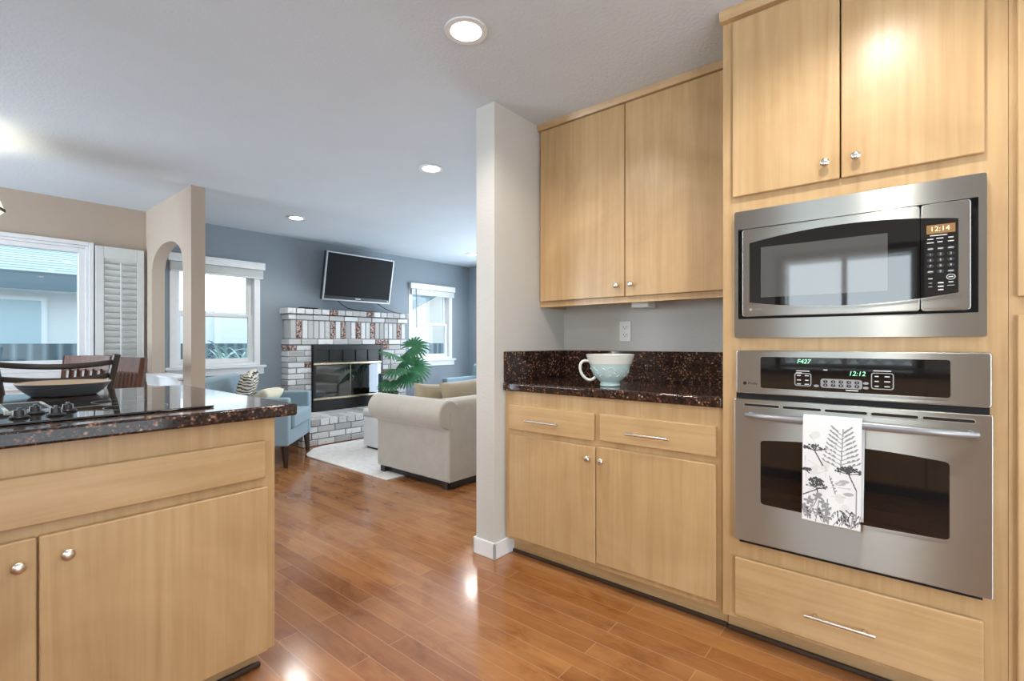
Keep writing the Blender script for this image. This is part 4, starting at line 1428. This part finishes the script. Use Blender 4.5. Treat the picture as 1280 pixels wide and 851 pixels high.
# ------------------------------------------------------------------ rug
P = [(2.467, 3.41), (4.60, 3.41), (4.60, 5.08), (2.80, 5.08), (2.68, 5.03), (2.50, 4.83), (2.467, 4.74)]
tag(G().prism(P, 2, 0.001, 0.011, bev=0.003).make('rug', 'rug', at=(3.6, 4.2, 0)), 'pale woven rug on the wood floor between sofa and hearth', 'rug')

# ------------------------------------------------------------------ sofa
so = thing('sofa', 'taupe microsuede sofa with scroll arms, seen from behind left', 'sofa', (3.6, 3.25, 0))
sx0, sx1 = 2.60, 4.75


def arm(x_in, x_out, sgn):
    """scroll arm: body panel plus roll leaning outwards, extruded along y from back to front"""
    g = G()
    cxr, czr, rr_ = x_out + sgn * 0.015, 0.588, 0.118
    prof = [(x_in, 0.06), (x_out, 0.06), (x_out, 0.468)]
    a0 = math.atan2(0.468 - czr, (x_out - cxr) * 1.0)
    sw = 2 * math.pi
    pts = []
    if sgn > 0:      # left arm as seen: outwards is -x
        st, en = R(-97), R(-360 + 10)
    else:
        st, en = R(-83), R(180 - 10)
    for i in range(22):
        q = st + (en - st) * i / 21
        pts.append((cxr + rr_ * math.cos(q), czr + rr_ * math.sin(q)))
    prof += pts + [(x_in, 0.60)]
    g.prism(prof, 1, 2.799, 3.74, bev=0.018, seg=3)
    return g


arm(2.80, 2.60, 1).make('arm', 'sofa', so, angle=50)
arm(4.55, 4.75, -1).make('arm', 'sofa', so, angle=50)
g = G(); g.box(2.66, 4.69, 3.025, 3.70, 0.064, 0.298, bev=0.02); g.make('base', 'sofa', so)
g = G()
prof = [(2.796, 0.06), (2.796, 0.60), (2.803, 0.655), (2.82, 0.692), (2.86, 0.712), (2.92, 0.708), (2.98, 0.67), (3.02, 0.40), (3.02, 0.06)]
g.prism(prof, 0, 2.612, 4.738, bev=0.008)
g.make('back', 'sofa', so)
g = G().box(2.81, 3.67, 3.03, 3.72, 0.30, 0.46, bev=0.035, seg=3); g.make('seat_cushion', 'sofa', so)
g = G().box(3.68, 4.54, 3.03, 3.72, 0.30, 0.46, bev=0.035, seg=3); g.make('seat_cushion', 'sofa', so)
g = G().tube([(2.597, 2.80, 0.466), (2.597, 3.73, 0.466)], 0.005, 8)
g.tube([(2.60, 2.793, 0.065), (2.60, 2.793, 0.46)], 0.005, 8)
g.make('piping', 'sofa', so)
G().box(2.64, 4.71, 2.815, 3.66, 0.012, 0.062).make('dark_base', 'black', so)  # black slab standing in for the shadow under the sofa
for (x, y) in ((2.64, 2.86), (2.63, 3.66), (4.72, 2.86), (4.72, 3.66)):
    yy = 0.012 if y > 3.4 else 0.0
    G().box(x - 0.03, x + 0.03, y - 0.03, y + 0.03, yy, 0.062, bev=0.004).make('foot', 'darkwood', so)


def place_cushion(name, label, cat, mat, wd, ht, th, loc, rx, rz, ry=0.0, seed=0, group=None):
    o = cushion(wd, ht, th, seed=seed).make(name, mat, angle=80)
    o.location = loc; o.rotation_euler = (rx, ry, rz)
    return tag(o, label, cat, group)


place_cushion('sofa_cushion', 'smaller tan back cushion on the sofa, nearer its left arm', 'cushion', 'tan', 0.44, 0.40, 0.15, (2.90, 3.29, 0.60), R(-14), R(-4), R(4), 1, 'tan cushions on the sofa back')
place_cushion('sofa_cushion', 'larger tan back cushion on the sofa, touching the stub wall in the photo', 'cushion', 'tan', 0.74, 0.44, 0.18, (3.20, 3.12, 0.615), R(-12), R(1), R(-3), 2, 'tan cushions on the sofa back')

# white ottoman beyond the sofa arm
ot = thing('ottoman', 'white upholstered ottoman on the rug just past the sofa arm', 'ottoman', (3.42, 4.40, 0.011))
G().box(3.06, 3.78, 4.08, 4.66, 0.03, 0.36, bev=0.02, seg=3).make('body', 'white_fab', ot)
G().box(3.05, 3.79, 4.07, 4.67, 0.36, 0.44, bev=0.03, seg=3).make('top_cushion', 'white_fab', ot)
G().box(3.09, 3.75, 4.11, 4.63, 0.0112, 0.03).make('dark_base', 'darkwood', ot)

# ------------------------------------------------------------------ armchair (local: front towards +y)


def armchair(label, loc, rz):
    o = thing('armchair', label, 'armchair', loc, rz, 'pale blue armchairs')
    g = G(); g.box(-0.30, 0.30, -0.36, 0.385, 0.20, 0.345, bev=0.012); g.make('seat_frame', 'blue_fab', o, local=True)
    for s in (-1, 1):
        a, b = (0.30 * s, 0.405 * s) if s > 0 else (0.405 * s, 0.30 * s)
        g = G(); g.box(a, b, -0.36, 0.39, 0.20, 0.645, bev=0.022, seg=3); g.make('arm', 'blue_fab', o, local=True)
    g = G()
    g.prism([(-0.24, 0.20), (-0.36, 0.20), (-0.44, 0.80), (-0.425, 0.825), (-0.385, 0.835), (-0.33, 0.82), (-0.31, 0.79)], 0, -0.405, 0.405, bev=0.02, seg=3)
    g.make('back', 'blue_fab', o, local=True)
    g = G(); g.box(-0.295, 0.295, -0.27, 0.415, 0.348, 0.49, bev=0.03, seg=4); g.make('seat_cushion', 'blue_fab', o, local=True)
    for (x, y) in ((-0.362, 0.35), (0.362, 0.35), (-0.35, -0.33), (0.35, -0.33)):
        g = G(); g.tube([(x, y, 0.20), (x * 1.03, y * 1.03, 0.0)], [0.034, 0.019], 4); g.make('leg', 'darkwood', o, local=True, smooth=False)
    return o


ac = armchair('pale blue armchair with two pillows, in front of the fireplace and island', (2.105, 4.995, 0), R(-132))
d2 = dup(ac, (5.18, 4.90, 0), R(95), 'pale blue armchair mostly hidden behind the sofa cushions under the right window')
# pillows
place_cushion('throw_pillow', 'black and white animal stripe pillow leaning in the blue armchair', 'pillow', 'zebra', 0.42, 0.40, 0.14, (2.01, 5.06, 0.685), R(-14), R(-124), R(6), 4)
place_cushion('throw_pillow', 'cream pillow lying in the blue armchair beside the striped one', 'pillow', 'cream', 0.34, 0.30, 0.13, (2.19, 5.08, 0.585), R(-50), R(-145), 0, 5)

# ------------------------------------------------------------------ palm
pl = thing('potted_palm', 'fan palm with several stems standing at the right end of the hearth', 'plant', (3.95, 5.40, 0.305))
pc = Vector((3.93, 5.36, 0.305))
G().lathe([(0, 0), (0.085, 0), (0.11, 0.20), (0.115, 0.21), (0.10, 0.21), (0.095, 0.185), (0, 0.185)], pc, n=28).make('pot', 'pot', pl)


def frond(tip, direction, size, n=22, spread=R(300), seed=0):
    """fan of narrow leaflets spreading from the tip of a stalk; direction = where the fan opens"""
    rnd = random.Random(seed)
    g = G()
    d = Vector(direction).normalized()
    side = d.cross(Vector((-0.62, -0.52, 0.58)).normalized())
    side = side.normalized() if side.length > 0.05 else Vector((1, 0, 0))
    nrm = side.cross(d).normalized()
    mid = pc + Vector((0, 0, 0.2)); tip = Vector(tip)
    P = [mid + (tip - mid) * s + Vector((0, 0, 0.10 * math.sin(math.pi * s))) * 0.6 for s in [i / 8 for i in range(9)]]
    g.tube(P, [0.008 - 0.004 * i / 8 for i in range(9)], 6, m=1)
    for i in range(n):
        a = -spread / 2 + spread * i / (n - 1)
        ld = d * math.cos(a) + side * math.sin(a)
        L = size * (0.78 + 0.3 * math.cos(a * 0.5)) * rnd.uniform(0.9, 1.08)
        wv_ = ld.cross(nrm).normalized()
        prev = None
        V = []
        for k in range(6):
            s = k / 5
            p = tip + ld * (L * s) + nrm * (0.05 * math.sin(s * 2.2)) * size * 2 - Vector((0, 0, 1)) * (0.26 * size * s * s)
            wdt = size * 0.072 * (0.35 + 1.6 * s * (1.25 - s)) * (1.0 if s < 0.99 else 0.08)
            V += [p - wv_ * wdt, p + nrm * wdt * 0.25, p + wv_ * wdt]
        Fc = []
        for k in range(5):
            b = k * 3
            Fc += [(b, b + 1, b + 4, b + 3), (b + 1, b + 2, b + 5, b + 4)]
        g.faces(V, Fc)
    return g


for k, (tip, dr_, sz) in enumerate([

        ((3.84, 5.22, 1.00), (-0.8, -0.4, 0.05), 0.25), ((4.15, 5.16, 1.10), (0.55, -0.5, 0.25), 0.26), ((4.14, 5.12, 0.84), (0.8, -0.6, 0.0), 0.27),
        ((3.84, 5.12, 0.80), (-0.7, -0.7, -0.25), 0.24), ((3.98, 5.04, 0.72), (-0.3, -0.9, -0.5), 0.24), ((3.80, 5.20, 0.64), (-0.7, -0.5, -0.5), 0.20),
        ((4.00, 5.16, 0.92), (0.3, -0.8, 0.3), 0.20)]):
    frond(tip, dr_, sz * 0.84, seed=k).make('frond', ['leaf', 'stem'], pl, angle=60)

# ------------------------------------------------------------------ chairs behind the island
st = thing('counter_chair', 'dark metal ladder-back chair directly behind the island and the bowl', 'chair', (0.385, 3.25, 0))
CX = 0.392
for s in (-1, 1):
    G().tube([(CX + s * 0.165, 3.15, 0.0), (CX + s * 0.168, 3.12, 0.62), (CX + s * 0.182, 3.07, 0.90), (CX + s * 0.212, 3.04, 1.098)], [0.016, 0.018, 0.018, 0.016], 8, flat=(1.15, 1)).make('back_post', 'blackmetal', st)
    G().tube([(CX + s * 0.185, 3.52, 0.0), (CX + s * 0.175, 3.50, 0.62)], [0.015, 0.017], 8).make('front_leg', 'blackmetal', st)
for z, hw in ((1.062, 0.204), (0.998, 0.194), (0.80, 0.175)):
    P = [(CX + hw * q, 3.052 - 0.055 * (1 - q * q) + (1.068 - z) * 0.2, z - 0.016 * (1 - q * q)) for q in [i / 6 - 1 for i in range(13)]]
    G().tube(P, 0.0095, 8, flat=(0.8, 1.3)).make('back_rail', 'blackmetal', st)
G().prism(rrect(0.185, 0.585, 3.10, 3.53, 0.05), 2, 0.62, 0.665, bev=0.012).make('seat', 'darkwood', st)


def dining_chair(label, loc, rz):
    """front towards +y in local axes"""
    o = thing('dining_chair', label, 'chair', loc, rz, 'brown wooden dining chairs')
    for s in (-1, 1):
        g = G(); g.tube([(s * 0.205, -0.20, 0), (s * 0.205, -0.20, 0.46), (s * 0.212, -0.27, 1.04)], [0.022, 0.024, 0.020], 4, flat=(1.2, 0.9)); g.make('back_post', 'redwood', o, local=True, smooth=False)
        g = G(); g.tube([(s * 0.20, 0.20, 0), (s * 0.20, 0.20, 0.44)], [0.018, 0.024], 4); g.make('front_leg', 'redwood', o, local=True, smooth=False)
    g = G()
    Tm = Matrix.Translation((0, -0.262, 0.99)) @ Matrix.Rotation(R(7), 4, 'X')
    V = []
    g.box(-0.215, 0.215, -0.012, 0.012, -0.075, 0.055, bev=0.006, mat=Tm)
    g.make('crest_rail', 'redwood', o, local=True)
    for k in range(5):
        x = -0.14 + 0.07 * k
        g = G(); g.tube([(x, -0.205, 0.47), (x, -0.255, 0.93)], [0.020, 0.020], 4, flat=(1.3, 0.4)); g.make('slat', 'redwood', o, local=True, smooth=False)
    g = G(); g.prism(rrect(-0.225, 0.225, -0.215, 0.225, 0.03), 2, 0.44, 0.475, bev=0.008); g.make('seat', 'darkwood', o, local=True)
    return o


dc = dining_chair('reddish wooden dining chair in front of the dining window', (0.69, 5.36, 0), R(127))
dup(dc, (0.76, 4.665, 0), R(97.5), 'wooden dining chair seen edge-on in front of the white shutter')
tb = thing('dining_table', 'dark wooden dining table behind the island', 'table', (-0.15, 4.45, 0))
G().box(-0.85, 0.52, 4.0, 4.92, 0.715, 0.75, bev=0.008).make('tabletop', 'redwood', tb)
for (x, y) in ((-0.78, 4.07), (0.45, 4.07), (-0.78, 4.85), (0.45, 4.85)):
    G().tube([(x, y, 0), (x, y, 0.715)], [0.03, 0.045], 4).make('leg', 'redwood', tb, smooth=False)

# pendant lamp over the table, only its corner shows
pd = thing('pendant_lamp', 'lit pendant lamp with a banded glass shade at the left edge', 'lamp', (0.06, 4.45, 1.93))
px, py = 0.045, 4.45


def sq(r, z):
    return [(px + r * math.cos(R(8 + 60 * i)), py + r * math.sin(R(8 + 60 * i)), z) for i in range(6)]


def loft(rings, mat, name, parent):
    g = G(); V = []; Fc = []
    for r_ in rings: V += r_
    n = len(rings[0])
    for k in range(len(rings) - 1):
        for i in range(n):
            Fc.append((k * n + i, k * n + (i + 1) % n, (k + 1) * n + (i + 1) % n, (k + 1) * n + i))
    g.faces(V, Fc)
    o = g.make(name, mat, parent, smooth=False)
    m = o.modifiers.new('thick', 'SOLIDIFY'); m.thickness = 0.004
    return o


loft([sq(0.195, 2.23), sq(0.275, 2.005)], 'shade_glass', 'upper_shade', pd)
loft([sq(0.281, 2.008), sq(0.283, 1.990)], 'blackmetal', 'band', pd)
loft([sq(0.275, 1.990), sq(0.12, 1.82), sq(0.02, 1.805)], 'shade_glass', 'lower_bowl', pd)
gr = G().tube([(px, py, 2.20), (px, py, H - 0.02)], 0.008, 8)
for i in range(3):
    gr.tube([(px, py, 2.225), (px + 0.19 * math.cos(R(8 + 120 * i)), py + 0.19 * math.sin(R(8 + 120 * i)), 2.225)], 0.004, 6)
gr.make('rod', 'blackmetal', pd)
G().lathe([(0, 0), (0.055, 0), (0.06, 0.02), (0, 0.022)], (px, py, H - 0.0225), n=24).make('canopy', 'blackmetal', pd)
d = bpy.data.lights.new('pendant_bulb', 'POINT'); d.energy = 5.5; d.color = (1.0, 0.88, 0.66); d.shadow_soft_size = 0.05
lo = bpy.data.objects.new('pendant_bulb', d); COL.objects.link(lo); lo.parent = pd; lo.location = (px - 0.06, py - 4.45, 2.10 - 1.93)

# ------------------------------------------------------------------ outside
struct(G().box(-30, 40, 6.06, 60, -0.32, -0.30).make('ground', 'ground', smooth=False))
tag(G().box(-8, 14, 8.5, 8.54, -0.3, 1.145).make('garden_fence', 'fence', smooth=False, at=(3, 8.5, -0.3)), 'grey-blue weathered board fence outside the windows', 'fence')
nh = thing('neighbour_house', 'neighbouring house with grey shingle roof seen through the dining window', 'house', (-3, 11, -0.3))
G().box(-8, 2.1, 10.0, 15, -0.3, 1.93).make('wall', 'siding', nh, smooth=False)
ro = G()
th = math.atan2(1.5, 4)
T = Matrix.Translation((0, 9.55, 2.10)) @ Matrix.Rotation(th, 4, 'X')
me_ = G().box(-8.2, 2.3, 0, 5.5, 0, 0.06)
rf = me_.make('roof', 'shingle', nh, local=True, smooth=False)
rf.matrix_local = W[nh].inverted() @ T
G().box(-8.2, 2.3, 9.50, 9.55, 1.905, 2.12).make('fascia', 'fascia', nh, smooth=False)
G().box(-8.2, 2.3, 9.55, 10.0, 1.90, 1.92).make('soffit', 'white', nh, smooth=False)
wf = G().box(-0.6, 1.16, 9.96, 9.995, 0.4, 1.84).make('window', 'white', nh)
G().box(-0.53, 1.09, 9.95, 9.957, 0.5, 1.775).make('pane', 'winblue', wf, smooth=False)
nb = thing('neighbour_house', 'pale neighbouring house seen through the living room windows', 'house', (7, 10.4, -0.3))
G().box(2.7, 6.4, 10.2, 14, -0.3, 1.75).make('wall', 'siding', nb, smooth=False)
G().box(3.47, 3.57, 10.14, 10.2, -0.3, 1.75).make('corner_trim', 'white', nb, smooth=False)
g = G().prism([(7.9, -0.3), (14, -0.3), (14, 5.0), (7.9, 1.9)], 1, 10.4, 14); g.make('gable_wall', 'siding_pale', nb, smooth=False)
g = G().prism([(7.55, 1.80), (7.55, 2.02), (14.2, 5.32), (14.2, 5.05)], 1, 9.9, 14.2); g.make('roof', 'fascia', nb, smooth=False)
# strappy shrub against the fence
sh = G()
rnd = random.Random(12)
for k in range(46):
    bx_, by_ = 2.95 + rnd.uniform(-0.28, 0.28), 7.7 + rnd.uniform(-0.15, 0.15)
    a = rnd.uniform(0, 2 * math.pi); L = rnd.uniform(0.5, 0.95); zz = rnd.uniform(0.55, 0.9)
    V = []
    for i in range(7):
        s = i / 6
        c = Vector((bx_ + math.cos(a) * L * 0.55 * s, by_ + math.sin(a) * L * 0.55 * s, zz + L * (0.95 * s - 0.75 * s * s)))
        p_ = Vector((-math.sin(a), math.cos(a), 0)) * 0.022 * (1 - s * 0.85)
        V += [c - p_, c + p_ + Vector((0, 0, 0.006))]
    sh.faces(V, [(2 * i, 2 * i + 1, 2 * i + 3, 2 * i + 2) for i in range(6)])
sh.tube([(2.95, 7.7, -0.3), (2.95, 7.7, 0.5)], [0.05, 0.10], 8)
tag(sh.make('shrub', 'shrub', at=(2.95, 7.7, -0.3)), 'pale strap-leaved shrub in front of the fence outside the left living room window', 'shrub')

# white lattice screen outside the kitchen window
la = G()
for i in range(26):
    for sg in (-1, 1):
        c0 = -1.6 + 0.16 * i
        T = Matrix.Translation((-3.0 + 0.012 * sg, c0, 0.75)) @ Matrix.Rotation(sg * R(45), 4, 'X')
        la.box(-0.006, 0.006, -0.022, 0.022, -1.0, 1.0, mat=T)
tag(la.make('lattice_screen', 'white', at=(-3.0, 0.4, 0), smooth=False), 'white diagonal lattice outside the kitchen window, reflected in the oven panel', 'lattice')
